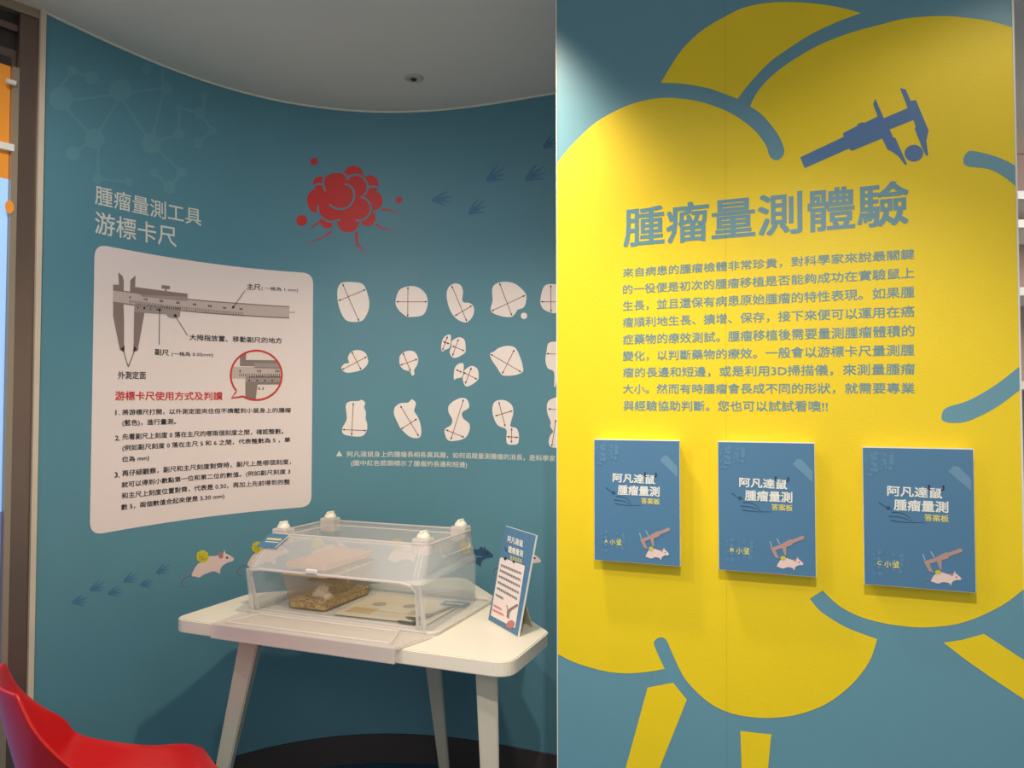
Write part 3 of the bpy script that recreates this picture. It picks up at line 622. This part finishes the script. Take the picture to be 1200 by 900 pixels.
# ================================================================= TABLE
TO = Vector((-1.062, 2.462)); TA = math.radians(-22)
e1 = Vector((math.cos(TA), math.sin(TA))); e2 = Vector((-math.sin(TA), math.cos(TA)))
def tw(a, b, h=0.0): q = TO + e1 * a + e2 * b; return Vector((q.x, q.y, 0.75 + h))
tab = thing('table', 'white three-legged triangular table with truncated rounded corners in the niche', 'table', (TO.x, TO.y, 0), TA)
top = round_poly([(-0.02, 0), (1.14, 0), (1.14, 0.31), (0.60, 0.87), (0.54, 0.87), (-0.02, 0.35)], [0.045, 0.06, 0.05, 0.06, 0.06, 0.06])
bm = bmesh.new(); prism(bm, top, 0.708, 0.75, bev=0.003); obj('tabletop', bm, TABLE, tab)
def leg(a, b, da, db, ang):
    bm = bmesh.new(); ca, sa = math.cos(ang), math.sin(ang)
    def ring(cx, cy, w, z): return [bm.verts.new((cx + (x * ca - y * sa) * w, cy + (x * sa + y * ca) * w, z)) for x, y in ((-.5, -.5), (.5, -.5), (.5, .5), (-.5, .5))]
    r0 = ring(a, b, 0.062, 0.7075); r1 = ring(a + da, b + db, 0.034, 0.0)
    for k in range(4): bm.faces.new((r0[k], r0[(k + 1) % 4], r1[(k + 1) % 4], r1[k]))
    bm.faces.new(r0[::-1]); bm.faces.new(r1)
    bmesh.ops.recalc_face_normals(bm, faces=bm.faces[:])
    bmesh.ops.bevel(bm, geom=[e for e in bm.edges if abs(e.verts[0].co.z - e.verts[1].co.z) > .1], offset=.004, segments=2, affect='EDGES')
    return obj('leg', bm, LEGM, tab)
LEGS = [(0.235, 0.075, -0.155, -0.03, 0.38), (1.022, 0.115, 0.045, -0.045, 0.38), (0.572, 0.60, 0.015, 0.13, 0.38)]
for L in LEGS: leg(*L)
boxobj('bracket', (0.88, 0.97, 0.03, 0.09, 0.700, 0.7078), STEEL, tab)
bm = bmesh.new(); tube(bm, [(0.095, 0.04, 0.7078), (0.095, 0.04, 0.700)], 0.012, 12); obj('screw', bm, DARKP, tab)

# ================================================================= CLEAR BIN
BC = 0.49
bw = tw(BC, 0.35)
bin_ = thing('plastic_bin', 'clear plastic storage bin turned upside down on the white table, front flap open', 'storage bin', (bw.x, bw.y, 0.7505), TA)
def rrect(x0, x1, y0, y1, r, n=5):
    out = []
    for cx, cy, a in ((x1 - r, y0 + r, -90), (x1 - r, y1 - r, 0), (x0 + r, y1 - r, 90), (x0 + r, y0 + r, 180)):
        for k in range(n + 1):
            t = math.radians(a + 90 * k / n); out.append((cx + r * math.cos(t), cy + r * math.sin(t)))
    return out
def ringz(bm, hw, b0, b1, r, z, dx=0, tp=0): return [bm.verts.new((dx + x * (1 - tp * (y + .35 - b0) / (b1 - b0)), y, z)) for x, y in rrect(-hw, hw, b0 - .35, b1 - .35, r)]
def loft(bm, A, B, skip=None):
    n = len(A)
    for k in range(n):
        f = (A[k], A[(k + 1) % n], B[(k + 1) % n], B[k])
        mid = sum((v.co for v in f), Vector()) / 4
        if skip and skip(mid): continue
        bm.faces.new(f)
lv = [(0.322, 0.135, 0.552, 0.03, 0.006, 0.006, .07), (0.326, 0.108, 0.550, 0.03, 0.150, 0.004, .07), (0.318, 0.126, 0.549, 0.03, 0.168, 0.000, .05), (0.300, 0.222, 0.545, 0.025, 0.246, -0.012)]
def solid(o, t):
    m = o.modifiers.new('s', 'SOLIDIFY'); m.thickness = t; m.offset = 0; return o
bm = bmesh.new(); R = [ringz(bm, *l) for l in lv]
loft(bm, R[0], R[1], lambda m: m.y < -0.35 + 0.15 and abs(m.x) < 0.26)
o = obj('body_lower', bm, CLEAR, bin_, 'clear lower walls around the open front'); solid(o, .002)
bm = bmesh.new(); R = [ringz(bm, *l) for l in lv]
loft(bm, R[1], R[2]); loft(bm, R[2], R[3]); bmesh.ops.delete(bm, geom=[v for v in R[0]], context='VERTS')
o = obj('body_upper', bm, CLEARTOP, bin_, 'hazy upper walls sloping inward'); solid(o, .002)
bm = bmesh.new(); A = ringz(bm, 0.299, 0.223, 0.544, 0.025, 0.236, -0.012); bm.faces.new(A); o = obj('top_panel', bm, CLEARTOP, bin_)
def frame_ring(name, hw, b0, b1, r, z, tw_, m, keep=None, lab=None):
    bm = bmesh.new(); pts = [Vector((x - 0.012, y, z)) for x, y in rrect(-hw, hw, b0 - .35, b1 - .35, r)]
    pts.append(pts[0]); tube(bm, pts, tw_, 6); return obj(name, bm, m, bin_, lab)
frame_ring('top_rim', 0.300, 0.222, 0.545, 0.025, 0.248, 0.0035, CLEARRIM)
frame_ring('inner_rim', 0.262, 0.262, 0.508, 0.02, 0.2375, 0.0022, CLEARRIM)
def bar(name, pts, r, m, parent=bin_, seg=8):
    bm = bmesh.new(); tube(bm, pts, r, seg); return obj(name, bm, m, parent)
# opening rim: along the hinge line and down both posts
bar('opening_rim', [(-0.290, -0.208, 0.010), (-0.302, -0.232, 0.128), (-0.290, -0.244, 0.148), (-0.26, -0.245, 0.154), (0, -0.245, 0.154), (0.26, -0.245, 0.154), (0.290, -0.244, 0.148), (0.304, -0.232, 0.128), (0.296, -0.208, 0.010)], 0.0045, CLEARRIM)
for sx in (-1, 1):
    bar('front_post', [(sx * 0.316 + .006, -0.212, 0.006), (sx * 0.314, -0.232, 0.148)], 0.008, CLEARTRAY, seg=6)
    for k in (0, 1): bar('corner_rib', [(sx * (0.305 - .014 * k) - .002, -0.220, 0.166), (sx * (0.288 - .012 * k) - .012, -0.128, 0.244)], 0.0018, CLEARRIM, seg=5)
for sx in (-1, 1):
    pts = [Vector((sx * 0.3035 - .014, -0.06, 0.228)), Vector((sx * 0.3035 - .014, 0.15, 0.228)), Vector((sx * 0.3105 - .008, 0.145, 0.198)), Vector((sx * 0.3105 - .008, -0.055, 0.198)), Vector((sx * 0.3035 - .014, -0.06, 0.228))]
    bar('grip_recess', pts, 0.0028, CLEARRIM)
for sx in (-1, 1):
    for yb in (-0.100, 0.167):
        FX = sx * 0.268 - 0.012
        bm = bmesh.new(); box(bm, FX - .030, FX + .030, yb - 0.026, yb + .026, 0.212, 0.264, bev=0.007)
        ft = obj('foot', bm, CLEARRIM, bin_)
        bm = bmesh.new(); rg = lathe(bm, [(0.022, 0.2645), (0.021, 0.270), (0.016, 0.278), (0.006, 0.282)], 14); bm.faces.new(rg[-1])
        for v in bm.verts: v.co.x += FX; v.co.y += yb
        box(bm, FX - .006, FX + .006, yb - .018, yb + .018, .272, .286, bev=.003)
        obj('caster', bm, CAP, ft, smooth=False)
# tray and flap
bm = bmesh.new(); prism(bm, rrect(-0.345, 0.362, -0.225, 0.222, 0.03), 0.0, 0.004); obj('base_tray', bm, CLEAR, bin_)
bm = bmesh.new(); pts = [Vector((x, y, 0.010)) for x, y in rrect(-0.340, 0.357, -0.221, 0.218, 0.03)]; pts.append(pts[0]); tube(bm, pts, 0.006, 6); obj('tray_rim', bm, CLEARTRAY, bin_)
bm = bmesh.new(); prism(bm, [(-0.335, -0.230), (-0.325, -0.374), (0.322, -0.374), (0.360, -0.230)], 0.0005, 0.010, bev=0.003); box(bm, -0.325, 0.322, -0.386, -0.3745, -0.034, 0.013, bev=0.004)
flap = obj('front_flap', bm, CLEARTRAY, bin_, 'front flap folded down over the table edge')
bm = bmesh.new()
for a, b in (((-0.29, -0.355), (0.29, -0.355)), ((0.29, -0.355), (0.25, -0.235)), ((-0.29, -0.355), (-0.25, -0.235)), ((-0.25, -0.245), (0.25, -0.245))):
    tube(bm, [(a[0], a[1], 0.0125), (b[0], b[1], 0.0125)], 0.0035, 6)
obj('flap_rib', bm, CLEARRIM, flap)
for k in range(3):
    bar('hinge_bar', [(-0.29, -0.222 + k * .014, 0.0125), (0.29, -0.222 + k * .014, 0.0125)], 0.003, CLEARRIM)
bm = bmesh.new(); box(bm, -0.075, -0.035, -0.254, -0.243, 0.158, 0.170, bev=0.002); obj('latch', bm, WHITE, bin_)

# sticker on the sloping front
v0 = Vector((0, -0.220, 0.168)); v1 = Vector((0, -0.128, 0.246)); up = (v1 - v0).normalized()
stk = Plane(Vector((-0.335, -0.222, 0.168)) + Vector((0, -0.006, 0.005)), (1, 0, 0), up)
V = [stk.pt(x, y, 0) for x, y in ((0.010, 0.060), (0.086, 0.060), (0.110, 0.117), (0.030, 0.117))]
sticker = data('label_card', V + [v - stk.n * 0.002 for v in V], [(0, 1, 2, 3), (4, 7, 6, 5), (0, 4, 5, 1), (1, 5, 6, 2), (2, 6, 7, 3), (3, 7, 4, 0)], BLUEC, bin_, 'small blue label card')
marks = [[(0.033 + i * 0.0066, 0.090), (0.0385 + i * 0.0066, 0.090), (0.0385 + i * .0066, 0.099), (0.033 + i * 0.0066, 0.099)] for i in range(9)]
flat('lettering', marks, stk, 0.0006, YTXT, sticker)
flat('lettering', [[(0.032, 0.081), (0.088, 0.081), (0.089, 0.084), (0.033, 0.084)]], stk, 0.0006, WHITE, sticker)
flat('border', [[(0.086, 0.060), (0.089, 0.060), (0.113, 0.117), (0.110, 0.117)]], stk, 0.0006, WHITE, sticker)

# ================================================================= MOUSE CAGE
cg = thing('mouse_cage', 'small clear mouse cage with sawdust bedding inside the plastic bin', 'cage', tuple(tw(0.317, 0.368, 0.006)), TA)
bm = bmesh.new(); A = [bm.verts.new((x, y, 0.0)) for x, y in rrect(-.075, .075, -.135, .135, .015)]; B = [bm.verts.new((x, y, 0.112)) for x, y in rrect(-.09, .09, -.15, .15, .018)]
loft(bm, A, B); bm.faces.new(A); o = obj('tub', bm, CAGEC, cg, 'clear tapered tub'); solid(o, .0015)
bm = bmesh.new(); pts = [Vector((x, y, 0.113)) for x, y in rrect(-.092, .092, -.152, .152, .018)]; pts.append(pts[0]); tube(bm, pts, 0.0035, 6); obj('tub_rim', bm, CAGER, cg)
bm = bmesh.new(); prism(bm, rrect(-.072, .072, -.132, .132, .013), 0.0015, 0.016); obj('bedding', bm, BEDD, cg)
bm = bmesh.new()
for i in range(1300):
    x = random.uniform(-.073, .073); y = random.uniform(-.133, .133); z = 0.0165 + random.random() * 0.008; a = random.random() * 6.28; l = random.uniform(.003, .007); wd = .0022
    t = random.uniform(-.004, .004)
    ca, sa = math.cos(a), math.sin(a)
    vs = [bm.verts.new((x + dx * ca - dy * sa, y + dx * sa + dy * ca, z + dz)) for dx, dy, dz in ((-l, -wd, 0), (l, -wd, t), (l, wd, t + .0008), (-l, wd, .0008))]
    bm.faces.new(vs)
obj('wood_chips', bm, CHIP, cg, kind='stuff')
bm = bmesh.new(); bmesh.ops.create_icosphere(bm, subdivisions=3, radius=0.03)
for v in bm.verts:
    n_ = v.co.normalized(); v.co *= 1 + .22 * math.sin(n_.x * 9 + 1) * math.sin(n_.y * 8) + .1 * math.sin(n_.z * 17)
    v.co.z = max(v.co.z * .85 + .038, .018); v.co.x += .01 - .0; v.co.y += -.06
    if v.co.z > .04: v.co.x = .01 + (v.co.x - .01) * .75; v.co.y = -.06 + (v.co.y + .06) * .75
obj('nest', bm, NEST, cg, 'clump of pale nesting cotton', smooth=True)
bm = bmesh.new(); bmesh.ops.create_icosphere(bm, subdivisions=2, radius=0.014)
for v in bm.verts: v.co = Vector((v.co.x * 1.3 + .042, v.co.y * 1.2 - .075, max(v.co.z + .03, .018)))
obj('nest', bm, NEST, cg, smooth=True)
# hopper: wires running over the top and dipping into a V
bm = bmesh.new()
for i in range(23):
    x = -0.083 + i * 0.166 / 22
    tube(bm, [(x, -.145, .115), (x, -.05, .115), (x, -.015, .062), (x, .03, .062), (x, .10, .115), (x, .145, .115)], 0.0013, 5)
for y, z in ((-.145, .117), (-.05, .117), (.1, .117), (.145, .117), (-.015, .0605), (.03, .0605)): tube(bm, [(-.085, y, z), (.085, y, z)], .0015, 5)
hop = obj('wire_lid', bm, HOPPER, cg, 'wire lid dipping into a feed hopper')
bm = bmesh.new()
for i in range(120):
    x = random.uniform(-.07, .07); y = random.uniform(-.02, .06); z = random.uniform(.07, .112); 
    if z < .07 + max(0, -(y - .0)) * 1.5: continue
    m4 = Matrix.Translation((x, y, z)) @ Matrix.Rotation(random.random() * 3, 4, 'Z') @ Matrix.Rotation(random.random() * 3, 4, 'X')
    bmesh.ops.create_cone(bm, cap_ends=True, segments=6, radius1=.006, radius2=.006, depth=.018, matrix=m4)
obj('feed_pellets', bm, FEED, cg, kind='stuff')
bm = bmesh.new(); box(bm, -.080, .080, -.142, .142, .130, .152, bev=.004); o = obj('cage_lid', bm, mat('cage_lid', (232, 176, 132), .35, alpha=.6, noise=.25, nscale=14), cg, 'tan tinted lid')

# caliper, cards inside the bin
def lying(a, b, ang, h): p = tw(a, b, h); return (p.x, p.y, p.z), TA + ang
l_, r__ = lying(0.735, 0.265, math.radians(83), 0.0065)
cal = thing('vernier_caliper', 'dark steel vernier caliper lying inside the plastic bin at its right side', 'caliper', l_, r__)
boxobj('beam', (-.06, .19, -.008, .008, 0, .003), STEEL, cal)
boxobj('slider', (-.02, .04, -.012, .011, .0031, .008), mat('steel_dark', (90, 84, 74), .4, metal=.6), cal)
bm = bmesh.new(); prism(bm, [(-.062, .008), (-.048, .008), (-.050, .045), (-.056, .055), (-.061, .045)], 0, .003); obj('jaw', bm, STEEL, cal)
bm = bmesh.new(); prism(bm, [(-.02, .011), (-.005, .011), (-.010, .040), (-.018, .052), (-.020, .045)], 0.0031, .006); obj('jaw', bm, STEEL, cal)
l_, r__ = lying(0.60, 0.36, math.radians(2), 0.0052)
crd = thing('instruction_sheet', 'large cream laminated sheet lying flat on the floor of the bin', 'sheet', l_, r__)
bm = bmesh.new(); prism(bm, rrect(-.17, .17, -.14, .14, .01), 0, .0008); obj('sheet', bm, SHEET, crd)
for cx, cy in ((-.09, .02), (.02, .03)):
    bm = bmesh.new(); prism(bm, circ(cx, cy, .024, .024, 20), .0009, .0012); obj('round_print', bm, SHEETP, crd)
bm = bmesh.new(); prism(bm, [(-.15, -.1), (-.06, -.1), (-.06, -.03), (-.15, -.03)], .0009, .0012); obj('square_print', bm, mat('tan_print', (214, 188, 140), .5), crd)
l_, r__ = lying(0.745, 0.475, 0.1, 0.0062)
bc = thing('blue_note_card', 'small blue card lying in back right corner of the bin', 'card', l_, r__)
bm = bmesh.new(); prism(bm, rrect(-.045, .045, -.03, .03, .003), 0, .001); obj('card', bm, BLUEC, bc)
bm = bmesh.new(); prism(bm, rrect(-.03, .03, -.005, .005, .001), 0.0011, .0014); obj('printed_line', bm, WHITE, bc)

# ================================================================= TABLETOP SIGN
sBL = tw(0.92, 0.356); sBR = tw(1.073, 0.223)
sd = (sBR - sBL).normalized(); sback = Vector((sd.y * -1, sd.x, 0)).normalized()
if sback.y < 0: sback = -sback
tilt = math.radians(12); sup = (Vector((0, 0, 1)) * math.cos(tilt) + sback * math.sin(tilt)).normalized()
SW, SHH = 0.203, 0.297
mid = (sBL + sBR) / 2
sign = thing('tabletop_sign', 'blue and white sign board leaning on an easel back at right end of table', 'sign', (mid.x, mid.y, 0.7505), 0)
SG = Plane(Vector((sBL.x, sBL.y, 0.7515)), sd, sup)
SL = Plane(SG.o - sign.location, sd, sup)
class Loc:      # measure in world, build in the thing's own frame
    curved = False
    def __init__(s, W, o): s.W = W; s.o = Vector(o)
    def px(s, x, y): return s.W.px(x, y)
    def pt(s, u, v, off=0): return s.W.pt(u, v, off) - s.o
SS = Loc(SG, sign.location)
def slab(surf, x0, x1, y0, y1, o0, o1):
    V = [surf.pt(x, y, o) for o in (o0, o1) for x, y in ((x0, y0), (x1, y0), (x1, y1), (x0, y1))]
    return V, [(0, 3, 2, 1), (4, 5, 6, 7), (0, 1, 5, 4), (1, 2, 6, 5), (2, 3, 7, 6), (3, 0, 4, 7)]
data('board', *slab(SS, 0, SW, 0, SHH, -0.006, -0.0005), WHITE, sign, label='white foam board')
data('printed_face', *slab(SS, 0.001, SW - .001, 0.001, SHH - .001, -0.0005, 0.0), BLUEC, sign, label='blue printed face')
e0 = SS.pt(SW * .5, SHH * .55, -0.0065); foot = SS.pt(SW * .5, 0.0, 0) + sback * 0.085; foot.z = 0.0005
hw = sd * 0.035
data('easel', [e0 - hw * .5, e0 + hw * .5, foot + hw, foot - hw, e0 - hw * .5 + sback * .002, e0 + hw * .5 + sback * .002, foot + hw + sback * .002, foot - hw + sback * .002], [(0, 1, 2, 3), (7, 6, 5, 4), (0, 4, 5, 1), (1, 5, 6, 2), (2, 6, 7, 3), (3, 7, 4, 0)], mat('easel_card', (200, 188, 160), .7), sign)
cs = lambda pts: T(pts, 6, 560, 610)
def fs(name, polys, off, m, label=None): return flat(name, [[SG.px(*p) for p in cs(q)] for q in polys], SS, off, m, sign, label)
fs('white_box', [round_poly([(92, 668), (263, 758), (332, 318), (158, 255)], [8, 8, 16, 16])], 0.0006, CARD, 'white rounded text box')
def ls(s, xl, t, b, xr, br, m, bold=.02, tr=None, name='lettering'):
    f = lambda x, y: (x / 6 + 560, y / 6 + 610)
    return letters(s, SS, f(xl, b), f(xr, br), f(xl + 4, t), m, sign, off=0.0012, bold=bold, name=name)
ls('阿凡達鼠', 210, 103, 150, 318, 190, WHITE, .02); ls('腫瘤量測', 214, 175, 222, 318, 260, WHITE, .02)
def dashes(a, b, n, h, wfrac=.72):
    out = []
    for i in range(n):
        x0 = a[0] + (b[0] - a[0]) * i / n; x1 = a[0] + (b[0] - a[0]) * (i + wfrac) / n; y0 = a[1] + (b[1] - a[1]) * i / n; y1 = a[1] + (b[1] - a[1]) * (i + wfrac) / n
        for f0, f1 in ((0, .22), (.4, .6), (.78, 1)): out.append([(x0, y0 + h * f0), (x1, y1 + h * f0), (x1, y1 + h * f1), (x0, y0 + h * f1)])
        xm = (x0 + x1) / 2; ym = (y0 + y1) / 2; out.append([(xm - .8, ym), (xm + .8, ym), (xm + .8, ym + h), (xm - .8, ym + h)])
    return out
fs('text_line', dashes((230, 246), (316, 276), 5, 26), 0.0012, YTXT, 'yellow text line')
for a, b, n in (((166, 306), (310, 366), 13), ((158, 342), (304, 412), 13), ((150, 382), (300, 456), 12), ((143, 424), (292, 502), 12), ((137, 466), (282, 545), 11), ((128, 512), (182, 542), 5)):
    fs('text_line', dashes(a, b, n, 16), 0.0012, BLACKP)
for a, b, n in (((112, 588), (172, 620), 6), ((106, 620), (186, 660), 8)): fs('text_line', dashes(a, b, n, 14), 0.0012, REDP, 'red text line')
fs('caliper_print', [[(205, 640), (225, 618), (280, 585), (286, 600), (235, 635), (225, 650), (222, 690), (212, 690)], strokep([(205, 595), (215, 640), (205, 680)], 6)], 0.0014, GREYD)
fs('mouse_print', [smoothpoly([(200, 745), (212, 712), (240, 700), (262, 722), (255, 745), (232, 760), (212, 752)], 3)], 0.0013, MPINK)
fs('ear_print', [circ(195, 268, 10, 12)], 0.0014, BLACKP); fs('ear_print', [circ(255, 290, 9, 10)], 0.0014, BLACKP)
fs('swirl_print', [strokep([(190, 185), (205, 215), (215, 225)], 8, 3), circ(203, 212, 8, 10)], 0.0010, BLUED)

# ================================================================= ANSWER BOARDS
BW, BH = 0.210, 0.297
BD = 0.030
FRONT = Plane(PAN.pt(0, 0, BD), PAN.r, PAN.u)
def board_at(tlx, tly, letter, label):
    s, z = FRONT.px(tlx, tly)
    base = FRONT.pt(s, z - BH, -BD)
    t = thing('answer_board', label, 'board', tuple(base), math.atan2(dp.y, dp.x), 'three blue answer boards on the yellow partition')
    return t, s, z
cS, cZ = FRONT.px(1010.5, 523.5)             # board C is measured; the other two are copies
TPL = Plane(FRONT.pt(cS, cZ - BH, 0), PAN.r, PAN.u)
class BLoc:
    curved = False
    def px(s, x, y): return TPL.px(x, y)
    def pt(s, u, v, off=0): return Vector((u, -(BD + off), v))
BS = BLoc()
tC, _, _ = board_at(1010.5, 523.5, 'C', 'blue answer board marked C, the rightmost and nearest')
boxobj('mount', (0.006, BW - 0.006, -0.020, -0.0022, 0.003, BH - 0.006), WHITE, tC)
boxobj('board', (0, BW, -BD + .0005, -0.0201, 0, BH), WHITE, tC, label='white foam board')
boxobj('printed_face', (0.0008, BW - .0008, -BD, -BD + .0004, 0.0008, BH - .002), BLUEC, tC, label='blue printed face')
k4 = (4.288, 990, 500)
def lb(s, xl, t, b, xr, br, m, bold=.02, par=tC, name='lettering', lab=None, off=0.0008):
    f = lambda x, y: (x / 4.288 + 990, y / 4.288 + 500)
    return letters(s, BS, f(xl, b), f(xr, br), f(xl, t), m, par, off=off, bold=bold, name=name, label=lab)
lb('阿凡達鼠', 213, 295, 347, 490, 363, WHITE, .02); lb('腫瘤量測', 246, 363, 420, 520, 434, WHITE, .02); lb('答案板', 400, 438, 473, 522, 480, YTXT, .015)
lb('小', 198, 672, 707, 233, 708, YTXT, .015); lb('鼠', 238, 672, 710, 275, 713, YTXT, .015)
def fb(name, polys, off, m, par=tC, label=None): return flat(name, [[TPL.px(*p) for p in q] for q in polys], BS, off, m, par, label)
bk = lambda pts: T(pts, *k4); rk = lambda pts: T(pts, 12, 1050, 620)
fb('stripe_print', [bk([(520, 225), (548, 195), (575, 203), (636, 265), (636, 325)])], 0.0004, BLUEL, label='pale diagonal stripe')
fb('horn_print', [bk(strokep(smoothpoly([(425, 292), (422, 312), (436, 318)], 3, False), 9, 4)), bk(strokep(smoothpoly([(493, 296), (497, 312), (482, 322)], 3, False), 9, 4))], 0.0012, BLACKP)
fb('swirl_print', [bk(strokep(smoothpoly(p, 4, False), 5, 2)) for p in ([(170, 378), (200, 400), (240, 415)], [(235, 430), (290, 435), (330, 460)], [(220, 450), (280, 455), (340, 475)], [(230, 470), (300, 480), (400, 482)])] + [bk(circ(218, 408, 11, 9, 12))], 0.0006, BLUED)
fb('molecule_print', [bk(circ(110 + 24 * (i % 6) + 6 * math.sin(i * 3), 140 + 24 * (i // 6) + 7 * math.cos(i * 5), 6 + 3 * (i % 3), None, 10)) for i in range(26)] + [bk(circ(110 + 34 * (i % 6) + 8 * math.sin(i * 3), 640 + 30 * (i // 6) + 9 * math.cos(i * 5), 5 + 3 * (i % 3), None, 10)) for i in range(24)], 0.0004, mat('blue_card_faint', (90, 136, 168), .42))
mo = fb('mouse_print', [rk(smoothpoly([(490, 735), (520, 670), (560, 630), (640, 608), (700, 625), (770, 640), (815, 620), (825, 587), (838, 622), (870, 645), (915, 690), (905, 715), (850, 715), (790, 745), (775, 790), (755, 770), (735, 755), (660, 745), (600, 765), (550, 755), (520, 740)], 3))], 0.0008, MOUSE, label='pale pink mouse')
fb('ear', [rk(circ(785, 642, 19, 17, 14))], 0.0012, MPINK, mo); fb('eye', [rk(circ(848, 673, 10, 10, 10))], 0.0012, BLACKP, mo)
fb('tail', [rk(strokep(smoothpoly([(492, 735), (420, 725), (385, 760), (400, 795), (440, 797)], 4, False), 9, 6))], 0.0006, TAIL, mo)
fb('tumour', [rk(circ(590, 605, 42, 30))], 0.0016, MTUM, mo)
ca_ = fb('caliper_print', [rk([(385, 440), (430, 440), (545, 405), (690, 328), (735, 330), (900, 270), (935, 285), (930, 320), (745, 385), (735, 410), (640, 440), (640, 570), (620, 572), (590, 500), (575, 455), (470, 488), (500, 560), (530, 615), (462, 592), (400, 475)])], 0.0010, mat('caliper_tan', (178, 146, 140), .45), label='tan drawn caliper')
fb('tip', [rk(strokep([(375, 350), (408, 432)], 16)), rk(strokep([(488, 312), (540, 400)], 16))], 0.0011, mat('tip_blue', (150, 185, 205), .45), ca_)
def copy_tree(o, parent=None):
    c = o.copy(); C.objects.link(c); c.parent = parent
    for ch in list(o.children): copy_tree(ch, c)
    return c
for tlx, tly, L, lab in ((696, 514.5, 'A', 'blue answer board marked A, the leftmost and farthest'), (841, 517, 'B', 'blue answer board marked B, the middle one of the three')):
    s, z = FRONT.px(tlx, tly); c = copy_tree(tC); c.location = FRONT.pt(s, z - BH, -BD); c['label'] = lab
    lb(L, 163, 674, 694, 185, 695, YTXT, .02, par=c)
lb('C', 163, 674, 694, 185, 695, YTXT, .02, par=tC)

# ================================================================= RED CHAIR
chF = Vector((0.78, 0.62)).normalized(); chL = Vector((-chF.y, chF.x))
cpos = Vector((-1.170, 1.775))
chair = thing('red_chair', 'red moulded plastic shell chair facing the table, lower left', 'chair', (cpos.x, cpos.y, 0), math.atan2(chF.y, chF.x))
prof = [(-0.010, .800), (0.006, .72), (0.024, .64), (0.045, .565), (0.078, .505), (0.13, .462), (0.20, .440), (0.29, .430), (0.38, .430), (0.47, .434), (0.515, .424)]
wid = [.135, .175, .205, .225, .235, .240, .240, .238, .232, .222, .205]
curl = [.030, .045, .078, .112, .124, .110, .092, .066, .038, .018, .008]
dirs = [math.radians(v) for v in (0, 8, 16, 28, 42, 56, 68, 78, 86, 90, 90)]
def sm(a, n=4):
    pts = [(v,) if not isinstance(v, tuple) else v for v in a]; return smoothpoly(pts, n, False)
PR = sm(prof); WI = [v[0] for v in sm(wid)]; CU = [v[0] for v in sm(curl)]; DR = [v[0] for v in sm(dirs)]
NT = 24; V = []
for i, (f, h) in enumerate(PR):
    nn = Vector((math.cos(DR[i]), math.sin(DR[i])))
    for j in range(NT + 1):
        s = -1 + 2 * j / NT; c = CU[i] * abs(s) ** 2.4
        V.append((f + nn.x * c, s * WI[i], h + nn.y * c))
F = [(i * (NT + 1) + j, i * (NT + 1) + j + 1, (i + 1) * (NT + 1) + j + 1, (i + 1) * (NT + 1) + j) for i in range(len(PR) - 1) for j in range(NT)]
o = data('seat_shell', V, F, REDCH, chair, 'glossy red one-piece back and seat', smooth=True)
md = o.modifiers.new('s', 'SOLIDIFY'); md.thickness = 0.007; md.offset = 0
md = o.modifiers.new('b', 'BEVEL'); md.width = .002; md.segments = 2; md.limit_method = 'ANGLE'; md.angle_limit = 1.0
for fx, sy in ((.12, 1), (.12, -1), (.40, 1), (.40, -1)):
    bm = bmesh.new(); tube(bm, [(fx + (.02 if fx < .2 else -.02), sy * .13, .428), (fx + (-.07 if fx < .2 else .06), sy * .21, .0)], .010, 10); obj('leg', bm, CHROME, chair, smooth=True)
boxobj('seat_support', (.12, .40, -.14, .14, .408, .430), STEEL, chair)
